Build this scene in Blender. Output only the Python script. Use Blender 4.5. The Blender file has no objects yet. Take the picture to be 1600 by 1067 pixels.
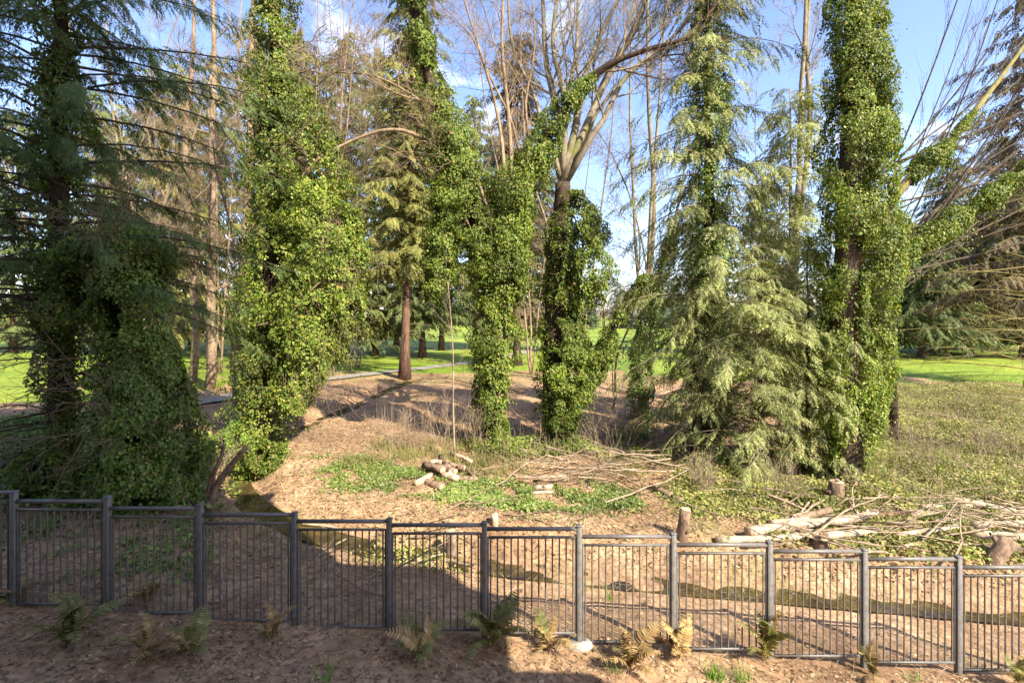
import bpy, math, random
import numpy as np
from mathutils import Vector
random.seed(7)
RNG = np.random.default_rng(11)
S = bpy.context.scene
COL = S.collection

# ------------------------------------------------------------------ camera, light
CAMZ = 4.5
F = 755.0            # focal length in pixels of the 1600 px wide photograph
YH = 490.0           # horizon row
cam_d = bpy.data.cameras.new("camera")
cam_d.sensor_width = 36.0
cam_d.lens = 36.0 * F / 1600.0
cam_d.shift_y = -(533.5 - YH) / 1600.0
cam_d.clip_start = 0.05
cam_d.clip_end = 3000.0
cam = bpy.data.objects.new("camera", cam_d)
COL.objects.link(cam)
cam.location = (0, 0, CAMZ)
cam.rotation_euler = (math.radians(90), 0, 0)
S.camera = cam

SUN_EL = math.radians(41.5)
SUN_AZ = math.radians(137.0)      # clockwise from +Y
sdir = Vector((math.sin(SUN_AZ) * math.cos(SUN_EL), math.cos(SUN_AZ) * math.cos(SUN_EL), math.sin(SUN_EL)))
sl = bpy.data.lights.new("sun", 'SUN')
sl.energy = 5.0
sl.angle = math.radians(0.3)
sl.color = (1.0, 0.91, 0.74)
sun = bpy.data.objects.new("sun", sl)
COL.objects.link(sun)
sun.rotation_euler = (-sdir).to_track_quat('-Z', 'Y').to_euler()
sun.location = (20, -30, 40)

W = bpy.data.worlds.new("World")
S.world = W
W.use_nodes = True
wn = W.node_tree.nodes
wl = W.node_tree.links
wn.clear()
wo = wn.new('ShaderNodeOutputWorld')
bg = wn.new('ShaderNodeBackground')
sky = wn.new('ShaderNodeTexSky')
sky.sky_type = 'NISHITA'
sky.sun_disc = False
sky.sun_elevation = SUN_EL
sky.sun_rotation = SUN_AZ
sky.air_density = 1.0
sky.dust_density = .8
sky.ozone_density = 2.4
bg.inputs['Strength'].default_value = 0.15
# soft broken cloud
tc = wn.new('ShaderNodeTexCoord')
mp = wn.new('ShaderNodeMapping')
mp.inputs['Scale'].default_value = (1.5, 1.5, 2.6)
mp.inputs['Location'].default_value = (0.35, 0.2, 0.1)
nz = wn.new('ShaderNodeTexNoise')
nz.inputs['Scale'].default_value = 1.6
nz.inputs['Detail'].default_value = 9.0
nz.inputs['Roughness'].default_value = 0.62
nz.inputs['Distortion'].default_value = 0.4
rp = wn.new('ShaderNodeValToRGB')
rp.color_ramp.elements[0].position = 0.54
rp.color_ramp.elements[0].color = (0, 0, 0, 1)
rp.color_ramp.elements[1].position = 0.78
rp.color_ramp.elements[1].color = (1, 1, 1, 1)
mx = wn.new('ShaderNodeMix')
mx.data_type = 'RGBA'
mx.inputs[7].default_value = (6.2, 6.3, 6.6, 1)
wl.new(tc.outputs['Generated'], mp.inputs['Vector'])
wl.new(mp.outputs['Vector'], nz.inputs['Vector'])
wl.new(nz.outputs['Fac'], rp.inputs['Fac'])
wl.new(rp.outputs['Color'], mx.inputs[0])
tint = wn.new('ShaderNodeMix')
tint.data_type = 'RGBA'; tint.blend_type = 'MULTIPLY'
tint.inputs[0].default_value = 1.0
tint.inputs[7].default_value = (.88, .83, .92, 1)
wl.new(sky.outputs['Color'], tint.inputs[6])
wl.new(tint.outputs[2], mx.inputs[6])
wl.new(mx.outputs[2], bg.inputs['Color'])
wl.new(bg.outputs['Background'], wo.inputs['Surface'])

S.view_settings.view_transform = 'Standard'
S.view_settings.look = 'None'
S.view_settings.gamma = 1.0
S.view_settings.exposure = 1.6
S.render.engine = 'CYCLES'
S.cycles.max_bounces = 6
S.cycles.transparent_max_bounces = 4

# ------------------------------------------------------------------ helpers
def noise3(P, scale, seed=0):
    p = np.asarray(P, float) * scale
    i = np.floor(p).astype(np.int64)
    f = p - i
    f = f * f * (3 - 2 * f)
    def h(a, b, c):
        n = (a * 374761393 + b * 668265263 + c * 1274126177 + seed * 974711) & 0xffffffff
        n = ((n ^ (n >> 13)) * 1274126177) & 0xffffffff
        n = ((n ^ (n >> 15)) * 2246822519) & 0xffffffff
        return ((n ^ (n >> 16)) & 0xffff) / 65535.0
    x, y, z = i[..., 0], i[..., 1], i[..., 2]
    fx, fy, fz = f[..., 0], f[..., 1], f[..., 2]
    def L(a, b, t): return a + (b - a) * t
    return L(L(L(h(x, y, z), h(x+1, y, z), fx), L(h(x, y+1, z), h(x+1, y+1, z), fx), fy),
             L(L(h(x, y, z+1), h(x+1, y, z+1), fx), L(h(x, y+1, z+1), h(x+1, y+1, z+1), fx), fy), fz)

def sm(a, b, x):
    t = np.clip((x - a) / (b - a), 0, 1)
    return t * t * (3 - 2 * t)

def nrm(v):
    return v / (np.linalg.norm(v, axis=-1, keepdims=True) + 1e-9)

class MB:
    def __init__(s):
        s.v = []; s.f = []; s.n = 0
    def add(s, V, Fc):
        V = np.asarray(V, float).reshape(-1, 3)
        Fc = np.asarray(Fc, np.int64)
        s.v.append(V); s.f.append(Fc + s.n); s.n += len(V)
    def build(s, name, mat, parent=None, smooth=False, origin=None):
        V = np.concatenate(s.v) if s.v else np.zeros((0, 3))
        o3 = np.zeros(3)
        if parent is not None and origin is None:
            o3 = np.array(parent.get('_o', (0, 0, 0)), float)
        elif origin is not None:
            o3 = np.array(origin, float)
        V = V - o3
        loops = np.concatenate([f.ravel() for f in s.f])
        tot = np.concatenate([np.full(len(f), f.shape[1], np.int32) for f in s.f])
        st = np.concatenate([[0], np.cumsum(tot)[:-1]]).astype(np.int32)
        me = bpy.data.meshes.new(name)
        me.vertices.add(len(V)); me.loops.add(len(loops)); me.polygons.add(len(tot))
        me.vertices.foreach_set('co', V.astype(np.float32).ravel())
        me.loops.foreach_set('vertex_index', loops.astype(np.int32))
        me.polygons.foreach_set('loop_start', st)
        me.polygons.foreach_set('loop_total', tot)
        if smooth:
            me.polygons.foreach_set('use_smooth', tot == 4)
        me.update(calc_edges=True)
        me.validate()
        me.materials.append(mat)
        o = bpy.data.objects.new(name, me)
        COL.objects.link(o)
        if parent is not None:
            o.parent = parent
            o['_o'] = tuple(float(c) for c in o3)
        elif origin is not None:
            o.location = origin
        return o

def tag(o, label=None, cat=None, group=None, kind=None):
    if label: o['label'] = label
    if cat: o['category'] = cat
    if group: o['group'] = group
    if kind: o['kind'] = kind
    return o

def thing(name, label, cat, loc=(0, 0, 0), group=None, local=False):
    """Empty at the thing's base. Parts are modelled in world space unless local."""
    o = bpy.data.objects.new(name, None)
    o.empty_display_size = 0.3
    COL.objects.link(o)
    o.location = loc
    if not local:
        o['_o'] = tuple(float(c) for c in loc)
    return tag(o, label, cat, group)

def copy_tree(o, parent=None):
    c = o.copy()
    COL.objects.link(c)
    c.parent = parent
    for ch in list(o.children):
        copy_tree(ch, c)
    return c

def tube(mb, pts, rad, n=6, cap=True, rough=0.0, seed=0):
    pts = np.asarray(pts, float)
    k = len(pts)
    rad = np.broadcast_to(np.asarray(rad, float), (k,))
    T = nrm(np.gradient(pts, axis=0))
    ref = np.array([1.0, 0, 0]) if abs(T[0, 0]) < 0.8 else np.array([0, 1.0, 0])
    A = np.empty((k, 3))
    a = ref - T[0] * ref.dot(T[0])
    for i in range(k):
        a = a - T[i] * a.dot(T[i])
        a = a / (np.linalg.norm(a) + 1e-9)
        A[i] = a
    B = np.cross(T, A)
    th = np.arange(n) / n * 2 * math.pi
    rr = rad[:, None] * np.ones((1, n))
    if rough:
        q = pts[:, None, :] + (A[:, None, :] * np.cos(th)[None, :, None] + B[:, None, :] * np.sin(th)[None, :, None]) * rad[:, None, None]
        rr = rr * (1 + rough * (noise3(q, 3.5 / max(rad.max(), .05) * .3, seed) - .5) * 2)
    V = pts[:, None, :] + rr[:, :, None] * (A[:, None, :] * np.cos(th)[None, :, None] + B[:, None, :] * np.sin(th)[None, :, None])
    i = np.arange(k - 1)[:, None] * n
    j = np.arange(n)[None, :]
    j2 = (j + 1) % n
    Fq = np.stack([i + j, i + j2, i + n + j2, i + n + j], -1).reshape(-1, 4)
    base = mb.n
    mb.add(V.reshape(-1, 3), Fq)
    if cap:
        mb.f.append(np.array([[base + (k - 1) * n + q for q in range(n)]]))
        mb.f.append(np.array([[base + n - 1 - q for q in range(n)]]))

def spline(pts, n):
    """Catmull-Rom through the points."""
    P = np.asarray(pts, float)
    P = np.vstack([2 * P[0] - P[1], P, 2 * P[-1] - P[-2]])
    m = len(P) - 3
    out = []
    for t in np.linspace(0, m - 1e-6, n):
        i = int(t); u = t - i
        a, b, c, d = P[i], P[i+1], P[i+2], P[i+3]
        out.append(0.5 * ((2*b) + (c-a)*u + (2*a-5*b+4*c-d)*u*u + (3*b-3*c+d-a)*u**3))
    return np.array(out)

def twigs(mb, P, D, L, r, bend=0.15, rng=RNG):
    """Many thin 3-sided twigs at once, each bending a little."""
    P = np.asarray(P, float); N = len(P)
    if N == 0: return
    D = nrm(np.asarray(D, float)); L = np.broadcast_to(L, (N,)); r = np.broadcast_to(r, (N,))
    b = rng.normal(0, bend, (N, 3))
    p1 = P + D * (L * .5)[:, None] + b * (L * .35)[:, None]
    p2 = P + D * L[:, None] + b * (L * .2)[:, None] + np.array([0, 0, .06]) * L[:, None]
    ref = np.where(np.abs(D[:, 2:3]) < .8, np.array([[0, 0, 1.]]), np.array([[1., 0, 0]]))
    A = nrm(np.cross(D, ref)); B = np.cross(D, A)
    V = np.empty((N, 9, 3))
    for q, (c, rr) in enumerate(((P, 1.0), (p1, .7), (p2, .3))):
        for k in range(3):
            t = k * 2.0944
            V[:, q*3+k] = c + (A * math.cos(t) + B * math.sin(t)) * (r * rr)[:, None]
    base = np.arange(N)[:, None, None] * 9
    fq = np.array([[q*3+k, q*3+(k+1) % 3, (q+1)*3+(k+1) % 3, (q+1)*3+k] for q in range(2) for k in range(3)])
    mb.add(V.reshape(-1, 3), (base + fq[None]).reshape(-1, 4))

def inst(mb, tmpl, P, U, N, sc):
    """Copies of a small template: y along U, z along N."""
    tv, tf = tmpl
    P = np.asarray(P, float); M = len(P)
    if M == 0: return
    U = nrm(U); N = nrm(N - U * np.sum(N * U, -1, keepdims=True)); X = np.cross(U, N)
    sc = np.broadcast_to(sc, (M,))
    V = (tv[None, :, 0:1] * X[:, None] + tv[None, :, 1:2] * U[:, None] + tv[None, :, 2:3] * N[:, None]) * sc[:, None, None] + P[:, None]
    base = np.arange(M)[:, None, None] * len(tv)
    mb.add(V.reshape(-1, 3), (base + tf[None]).reshape(-1, tf.shape[1]))

LEAF = (np.array([[0, 0, 0], [.42, .12, .10], [.30, .62, .12], [0, 1, -.08], [-.30, .62, .12], [-.42, .12, .10]], float) - np.array([0, .4, 0]),
        np.array([[0, 1, 2, 3], [0, 3, 4, 5]]))
DRYLEAF = (np.array([[0, -.5, .06], [.32, -.1, .0], [.2, .3, .10], [0, .55, .04], [-.26, .25, .0], [-.3, -.15, .12]], float),
           np.array([[0, 1, 2, 3], [0, 3, 4, 5]]))
BLADE = (np.array([[-.03, 0, 0], [.03, 0, 0], [.022, .5, .05], [-.022, .5, .05], [.004, 1, .28], [-.004, 1, .28]], float),
         np.array([[0, 1, 2, 3], [3, 2, 4, 5]]))

def spray_template(pairs, wid, lw, droop, seed, fwd=.75, sub=0):
    g = np.random.default_rng(seed)
    V = []; Q = []
    def kite(p, d, l, w):
        d = d / np.linalg.norm(d)
        sd = np.cross(d, [0, 0, 1.0]); sd = sd / (np.linalg.norm(sd) + 1e-9)
        b = len(V)
        V.extend([p, p + d*l*.5 + sd*w, p + d*l + np.array([0, 0, -.12*l]), p + d*l*.5 - sd*w])
        Q.append([b, b+1, b+2, b+3])
    for i in range(pairs):
        y = .06 + .92 * i / (pairs - 1)
        env = (1 - y) ** .75 * min(1, .45 + y * 2.2) + .12
        for sgn in (-1, 1):
            yy = y + g.normal(0, .012)
            p = np.array([0, yy, -droop * yy * yy])
            d = np.array([sgn, fwd + g.normal(0, .15), -.35 - droop*.4 + g.normal(0, .18)])
            l = wid * env * g.uniform(.75, 1.2)
            kite(p, d, l, lw * (.7 + .5 * env))
            if sub and l > .12:
                dn = d / np.linalg.norm(d)
                for q in range(sub):
                    pp = p + dn * l * (q + 1) / (sub + 1)
                    kite(pp, d + np.array([-sgn*.6, .9, -.3]), l * .45, lw * .7)
                    kite(pp, d + np.array([sgn*.2, -.9, -.3]), l * .40, lw * .7)
    # stem
    b = len(V)
    V.extend([np.array([-.010, 0, .004]), np.array([.010, 0, .004]), np.array([.007, .5, -droop*.25 + .004]), np.array([-.007, .5, -droop*.25 + .004])])
    Q.append([b, b+1, b+2, b+3])
    return np.array(V, float), np.array(Q)

LACE = [spray_template(11, .34, .020, .35, s, sub=1) for s in (1, 2, 3)]      # western cedar / hemlock, near
LACE_S = [spray_template(8, .36, .034, .30, s) for s in (4, 5, 6)]             # sparser
FIR = [spray_template(8, .32, .050, .18, s, fwd=.9) for s in (7, 8)]            # background firs

# ------------------------------------------------------------------ materials
def newmat(name):
    m = bpy.data.materials.new(name)
    m.use_nodes = True
    nt = m.node_tree
    nt.nodes.clear()
    out = nt.nodes.new('ShaderNodeOutputMaterial')
    bs = nt.nodes.new('ShaderNodeBsdfPrincipled')
    nt.links.new(bs.outputs[0], out.inputs[0])
    return m, nt, bs, out

def ramp(nt, cols, pos=None, interp='LINEAR'):
    r = nt.nodes.new('ShaderNodeValToRGB')
    r.color_ramp.interpolation = interp
    el = r.color_ramp.elements
    n = len(cols)
    while len(el) < n: el.new(0.5)
    for i, c in enumerate(cols):
        el[i].position = pos[i] if pos else i / (n - 1)
        el[i].color = (*c, 1)
    return r

def noise_node(nt, vec, scale, detail=4, rough=.55, dist=0):
    n = nt.nodes.new('ShaderNodeTexNoise')
    n.inputs['Scale'].default_value = scale
    n.inputs['Detail'].default_value = detail
    n.inputs['Roughness'].default_value = rough
    n.inputs['Distortion'].default_value = dist
    if vec is not None: nt.links.new(vec, n.inputs['Vector'])
    return n

def mixc(nt, fac, a, b, mode='MIX'):
    m = nt.nodes.new('ShaderNodeMix')
    m.data_type = 'RGBA'; m.blend_type = mode
    for sock, v in ((0, fac), (6, a), (7, b)):
        if hasattr(v, 'is_output'): nt.links.new(v, m.inputs[sock])
        elif isinstance(v, tuple): m.inputs[sock].default_value = (*v, 1)
        else: m.inputs[sock].default_value = v
    return m.outputs[2]

def bump(nt, bs, h, strength, dist):
    b = nt.nodes.new('ShaderNodeBump')
    b.inputs['Strength'].default_value = strength
    b.inputs['Distance'].default_value = dist
    nt.links.new(h, b.inputs['Height'])
    nt.links.new(b.outputs[0], bs.inputs['Normal'])

def leafmat(name, cols, trans=.3, rough=.45, spec=.35, tcol=None, var=.5, vscale=.6):
    m, nt, bs, out = newmat(name)
    g = nt.nodes.new('ShaderNodeNewGeometry')
    r = ramp(nt, cols, [0, .30, .64, .97, .995] if 'ivy_leaf' in name else None)
    nt.links.new(g.outputs['Random Per Island'], r.inputs[0])
    n = noise_node(nt, g.outputs['Position'], vscale, 3)
    rr = ramp(nt, [(1 - var,) * 3, (1 + var,) * 3], [.3, .7])
    nt.links.new(n.outputs['Fac'], rr.inputs[0])
    c = mixc(nt, 1.0, r.outputs[0], rr.outputs[0], 'MULTIPLY')
    nt.links.new(c, bs.inputs['Base Color'])
    bs.inputs['Roughness'].default_value = rough
    bs.inputs['Specular IOR Level'].default_value = spec
    if trans:
        t = nt.nodes.new('ShaderNodeBsdfTranslucent')
        c2 = mixc(nt, 1.0, c, tcol or (1.25, 1.3, .6), 'MULTIPLY')
        nt.links.new(c2, t.inputs[0])
        ms = nt.nodes.new('ShaderNodeMixShader')
        ms.inputs[0].default_value = trans
        nt.links.new(bs.outputs[0], ms.inputs[1])
        nt.links.new(t.outputs[0], ms.inputs[2])
        nt.links.new(ms.outputs[0], out.inputs[0])
    return m

def barkmat(name, c1, c2, c3=None, scale=6, stretch=.25, bstr=.6, bdist=.03, moss=None, mossamt=.5):
    m, nt, bs, out = newmat(name)
    g = nt.nodes.new('ShaderNodeNewGeometry')
    mpn = nt.nodes.new('ShaderNodeMapping')
    mpn.inputs['Scale'].default_value = (1, 1, stretch)
    nt.links.new(g.outputs['Position'], mpn.inputs['Vector'])
    n = noise_node(nt, mpn.outputs[0], scale, 8, .65, .6)
    r = ramp(nt, [c1, c2] + ([c3] if c3 else []), [.32, .58] + ([.75] if c3 else []))
    nt.links.new(n.outputs['Fac'], r.inputs[0])
    c = r.outputs[0]
    if moss:
        n2 = noise_node(nt, g.outputs['Position'], 1.7, 5, .6)
        r2 = ramp(nt, [(0, 0, 0), (1, 1, 1)], [1 - mossamt - .12, 1 - mossamt + .08])
        nt.links.new(n2.outputs['Fac'], r2.inputs[0])
        c = mixc(nt, r2.outputs[0], c, moss)
    nt.links.new(c, bs.inputs['Base Color'])
    bs.inputs['Roughness'].default_value = .9
    bs.inputs['Specular IOR Level'].default_value = .2
    bump(nt, bs, n.outputs['Fac'], bstr, bdist)
    return m

M = {}
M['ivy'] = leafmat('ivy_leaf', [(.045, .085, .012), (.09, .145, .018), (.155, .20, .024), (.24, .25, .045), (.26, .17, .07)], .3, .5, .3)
M['ivy_shaded'] = leafmat('shaded_ivy_leaf', [(.055, .105, .018), (.09, .155, .026), (.145, .205, .035), (.21, .25, .05), (.26, .17, .07)], .20, .5, .3)  # ivy copy for shaded growth, the shade tone put into the leaf colour
M['ivy_sunny'] = leafmat('sunny_ivy_leaf', [(.050, .090, .012), (.095, .152, .018), (.165, .21, .026), (.27, .265, .05), (.26, .17, .07)], .32, .5, .3)  # lit copy of the ivy, yellow of the sun put into its colour
M['cover'] = leafmat('ground_cover_leaf', [(.06, .115, .02), (.11, .175, .03), (.18, .22, .05), (.24, .22, .09)], .25, .45, .4)
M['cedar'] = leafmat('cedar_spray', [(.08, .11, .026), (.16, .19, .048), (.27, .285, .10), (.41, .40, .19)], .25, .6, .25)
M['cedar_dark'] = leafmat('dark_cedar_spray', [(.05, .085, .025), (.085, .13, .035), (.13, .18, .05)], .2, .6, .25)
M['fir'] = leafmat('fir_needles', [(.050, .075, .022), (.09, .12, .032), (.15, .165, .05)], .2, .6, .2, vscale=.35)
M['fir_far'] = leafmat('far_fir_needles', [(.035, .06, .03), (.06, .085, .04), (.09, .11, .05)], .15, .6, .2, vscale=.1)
M['fir_sunlit'] = leafmat('sunlit_fir_needles', [(.10, .11, .025), (.16, .16, .04), (.23, .21, .06)], .25, .6, .2, vscale=.35)  # fir needles with warm sunlight painted into the colour
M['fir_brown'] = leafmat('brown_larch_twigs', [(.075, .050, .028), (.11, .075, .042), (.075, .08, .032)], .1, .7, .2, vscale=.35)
M['bramble'] = leafmat('bramble_leaf', [(.07, .10, .02), (.135, .17, .03), (.22, .23, .05), (.32, .28, .10), (.25, .18, .085)], .25, .5, .3)
M['grass'] = leafmat('grass_blade', [(.13, .16, .03), (.24, .24, .07), (.38, .32, .15)], .3, .5, .3)
M['bankgrass'] = leafmat('bank_grass_blade', [(.10, .16, .025), (.19, .25, .04), (.30, .31, .08), (.40, .34, .15)], .3, .5, .3)
M['straw'] = leafmat('dry_straw', [(.20, .135, .07), (.34, .25, .13), (.48, .38, .22)], .15, .7, .2, (1, 1, .8), var=.2)
M['greengrass'] = leafmat('fresh_grass_blade', [(.09, .20, .02), (.14, .26, .03), (.18, .26, .05)], .3, .5, .3)
M['litter'] = leafmat('dry_leaf', [(.10, .06, .035), (.20, .125, .07), (.31, .215, .12), (.45, .34, .21)], .1, .75, .2, (1, 1, 1), var=.25)
M['fern'] = leafmat('fern_frond', [(.12, .135, .04), (.20, .19, .06), (.30, .25, .10)], .2, .55, .3)
M['fern_brown'] = leafmat('dry_fern_frond', [(.22, .14, .055), (.34, .23, .095), (.44, .32, .15)], .2, .7, .2, (1.2, 1, .7))
M['blossom'] = leafmat('pink_blossom', [(.5, .27, .30), (.6, .36, .38), (.65, .48, .46)], .2, .7, .2, (1, 1, 1))
M['bark_fir'] = barkmat('fir_bark', (.035, .022, .016), (.11, .068, .046), (.18, .12, .085), 7, .2, .9, .05)
M['bark_red'] = barkmat('red_fir_bark', (.06, .032, .022), (.16, .092, .06), (.25, .16, .11), 7, .2, .9, .05)
M['bark_pale'] = barkmat('alder_bark', (.12, .10, .07), (.27, .225, .16), (.42, .37, .29), 6, .5, .4, .02, (.13, .14, .03), .36)
M['bark_tan'] = barkmat('tan_bark', (.12, .085, .05), (.28, .20, .125), (.42, .33, .22), 6, .35, .6, .03)
M['bark_dark'] = barkmat('dark_ivy_bark', (.022, .015, .010), (.06, .04, .026), (.11, .075, .05), 8, .25, .9, .04)
M['twig'] = barkmat('bare_twig', (.12, .085, .055), (.24, .18, .12), (.34, .27, .20), 6, .5, .2, .01)
M['twig_dark'] = barkmat('dark_twig', (.05, .035, .025), (.10, .075, .05), (.17, .13, .09), 6, .5, .2, .01)
M['twig_mossy'] = barkmat('mossy_twig', (.11, .10, .03), (.20, .17, .06), (.30, .24, .12), 6, .5, .2, .01)
M['twig_red'] = barkmat('red_brown_twig', (.10, .055, .035), (.20, .12, .08), (.28, .19, .14), 6, .5, .2, .01)
M['stick'] = barkmat('cut_branch_bark', (.14, .095, .06), (.31, .235, .16), (.48, .38, .28), 7, .6, .2, .01)
M['log'] = barkmat('log_bark', (.16, .11, .07), (.44, .35, .25), (.62, .52, .40), 7, .7, .6, .02)
M['log_brown'] = barkmat('brown_log_bark', (.07, .045, .03), (.22, .15, .10), (.36, .27, .19), 9, .6, .9, .03)

def simple(name, c, rough=.6, metal=0, nscale=None, amt=.25, spec=.4):
    m, nt, bs, out = newmat(name)
    bs.inputs['Base Color'].default_value = (*c, 1)
    bs.inputs['Roughness'].default_value = rough
    bs.inputs['Metallic'].default_value = metal
    bs.inputs['Specular IOR Level'].default_value = spec
    if nscale:
        g = nt.nodes.new('ShaderNodeNewGeometry')
        n = noise_node(nt, g.outputs['Position'], nscale, 6, .65)
        r = ramp(nt, [tuple(v*(1-amt) for v in c), tuple(v*(1+amt) for v in c)], [.3, .7])
        nt.links.new(n.outputs['Fac'], r.inputs[0])
        nt.links.new(r.outputs[0], bs.inputs['Base Color'])
        bump(nt, bs, n.outputs['Fac'], .25, .01)
    return m

M['fence'] = simple('bronze_fence_paint', (.115, .106, .096), .48, 0.0, 14, .34, .45)
M['concrete'] = simple('concrete', (.29, .27, .24), .9, 0, 18, .25)
M['asphalt'] = simple('asphalt_path', (.22, .195, .165), .9, 0, 9, .2)
M['wall'] = simple('rendered_wall', (.78, .75, .70), .9, 0, 4, .1)
M['glass'] = simple('window_glass', (.03, .035, .04), .08, 0)
M['roof'] = simple('roof_membrane', (.12, .12, .12), .9, 0, 5, .2)

def cutmat():
    m, nt, bs, out = newmat('cut_wood')
    g = nt.nodes.new('ShaderNodeNewGeometry')
    n = noise_node(nt, g.outputs['Position'], 22, 5, .6)
    r = ramp(nt, [(.30, .20, .11), (.50, .36, .21), (.62, .48, .31)], [.3, .55, .75])
    nt.links.new(n.outputs['Fac'], r.inputs[0])
    nt.links.new(r.outputs[0], bs.inputs['Base Color'])
    bs.inputs['Roughness'].default_value = .85
    return m
M['cut'] = cutmat()

def groundmat():
    m, nt, bs, out = newmat('leaf_littered_soil')
    g = nt.nodes.new('ShaderNodeNewGeometry')
    pos = g.outputs['Position']
    n1 = noise_node(nt, pos, .55, 6, .6, .3)
    n2 = noise_node(nt, pos, 7.0, 8, .7, .5)
    vo = nt.nodes.new('ShaderNodeTexVoronoi')
    vo.inputs['Scale'].default_value = 13.0
    vo.inputs['Randomness'].default_value = 1.0
    wob = mixc(nt, .12, pos, n2.outputs['Color'])
    nt.links.new(wob, vo.inputs['Vector'])
    r1 = ramp(nt, [(.18, .109, .064), (.30, .192, .112), (.40, .275, .17)], [.3, .5, .7])
    nt.links.new(n1.outputs['Fac'], r1.inputs[0])
    r2 = ramp(nt, [(.38, .35, .33), (1, 1, 1), (1.5, 1.45, 1.4)], [.3, .5, .7])
    nt.links.new(n2.outputs['Fac'], r2.inputs[0])
    c = mixc(nt, 1.0, r1.outputs[0], r2.outputs[0], 'MULTIPLY')
    rv = ramp(nt, [(.7, .68, .66), (1.25, 1.2, 1.15)])
    nt.links.new(vo.outputs['Color'], rv.inputs[0])
    c = mixc(nt, .8, c, rv.outputs[0], 'MULTIPLY')
    # mossy green patches
    n3 = noise_node(nt, pos, .33, 6, .65, .5)
    r3 = ramp(nt, [(0, 0, 0), (1, 1, 1)], [.60, .72])
    nt.links.new(n3.outputs['Fac'], r3.inputs[0])
    c = mixc(nt, r3.outputs[0], c, (.11, .12, .035))
    nt.links.new(c, bs.inputs['Base Color'])
    bs.inputs['Roughness'].default_value = .95
    bs.inputs['Specular IOR Level'].default_value = .15
    bump(nt, bs, n2.outputs['Fac'], .6, .04)
    return m
M['ground'] = groundmat()

def lawnmat():
    m, nt, bs, out = newmat('mown_grass')
    g = nt.nodes.new('ShaderNodeNewGeometry')
    n1 = noise_node(nt, g.outputs['Position'], .09, 6, .6)
    n2 = noise_node(nt, g.outputs['Position'], 4.0, 6, .7)
    r1 = ramp(nt, [(.10, .16, .015), (.17, .225, .022), (.27, .285, .045)], [.35, .5, .68])
    nt.links.new(n1.outputs['Fac'], r1.inputs[0])
    r2 = ramp(nt, [(.7,)*3, (1.25,)*3], [.3, .7])
    nt.links.new(n2.outputs['Fac'], r2.inputs[0])
    nt.links.new(mixc(nt, 1.0, r1.outputs[0], r2.outputs[0], 'MULTIPLY'), bs.inputs['Base Color'])
    bs.inputs['Roughness'].default_value = .8
    bs.inputs['Specular IOR Level'].default_value = .2
    bump(nt, bs, n2.outputs['Fac'], .6, .08)
    return m
M['lawn'] = lawnmat()

def watermat():
    m, nt, bs, out = newmat('murky_stream_water')
    g = nt.nodes.new('ShaderNodeNewGeometry')
    n = noise_node(nt, g.outputs['Position'], 2.2, 6, .6)
    r = ramp(nt, [(.026, .018, .009), (.065, .045, .016), (.12, .09, .025)], [.38, .55, .72])
    nt.links.new(n.outputs['Fac'], r.inputs[0])
    nt.links.new(r.outputs[0], bs.inputs['Base Color'])
    bs.inputs['Roughness'].default_value = .12
    n2 = noise_node(nt, g.outputs['Position'], 14, 3, .5)
    bump(nt, bs, n2.outputs['Fac'], .15, .01)
    return m
M['water'] = watermat()

# ------------------------------------------------------------------ terrain
def w(px, py, D):
    return np.array([(px - 800) / F * D, D, CAMZ - (py - YH) / F * D])

_st = [(640, 600, -.05), (610, 612, -.10), (560, 636, -.15), (500, 664, -.22), (440, 692, -.30), (400, 722, -.36), (372, 762, -.42), (392, 800, -.46),
       (460, 838, -.52), (560, 866, -.57), (700, 886, -.62), (850, 900, -.66), (1000, 909, -.70), (1200, 917, -.74), (1400, 925, -.80), (1600, 934, -.86), (1900, 946, -.95), (2600, 975, -1.15)]
STREAM = []
for px, py, z in _st:
    z = z * .52
    D = F * (CAMZ - z) / (py - YH)
    STREAM.append(((px - 800) / F * D, D, z))
STREAM = np.array(STREAM)
STREAM = spline(STREAM, 90)

def stream_dist(x, y):
    d = np.full(np.shape(x), 1e9)
    for a, b in zip(STREAM[:-1], STREAM[1:]):
        ab = b[:2] - a[:2]
        t = np.clip(((x - a[0]) * ab[0] + (y - a[1]) * ab[1]) / (ab @ ab), 0, 1)
        d = np.minimum(d, np.hypot(x - a[0] - t * ab[0], y - a[1] - t * ab[1]))
    return d

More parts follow.
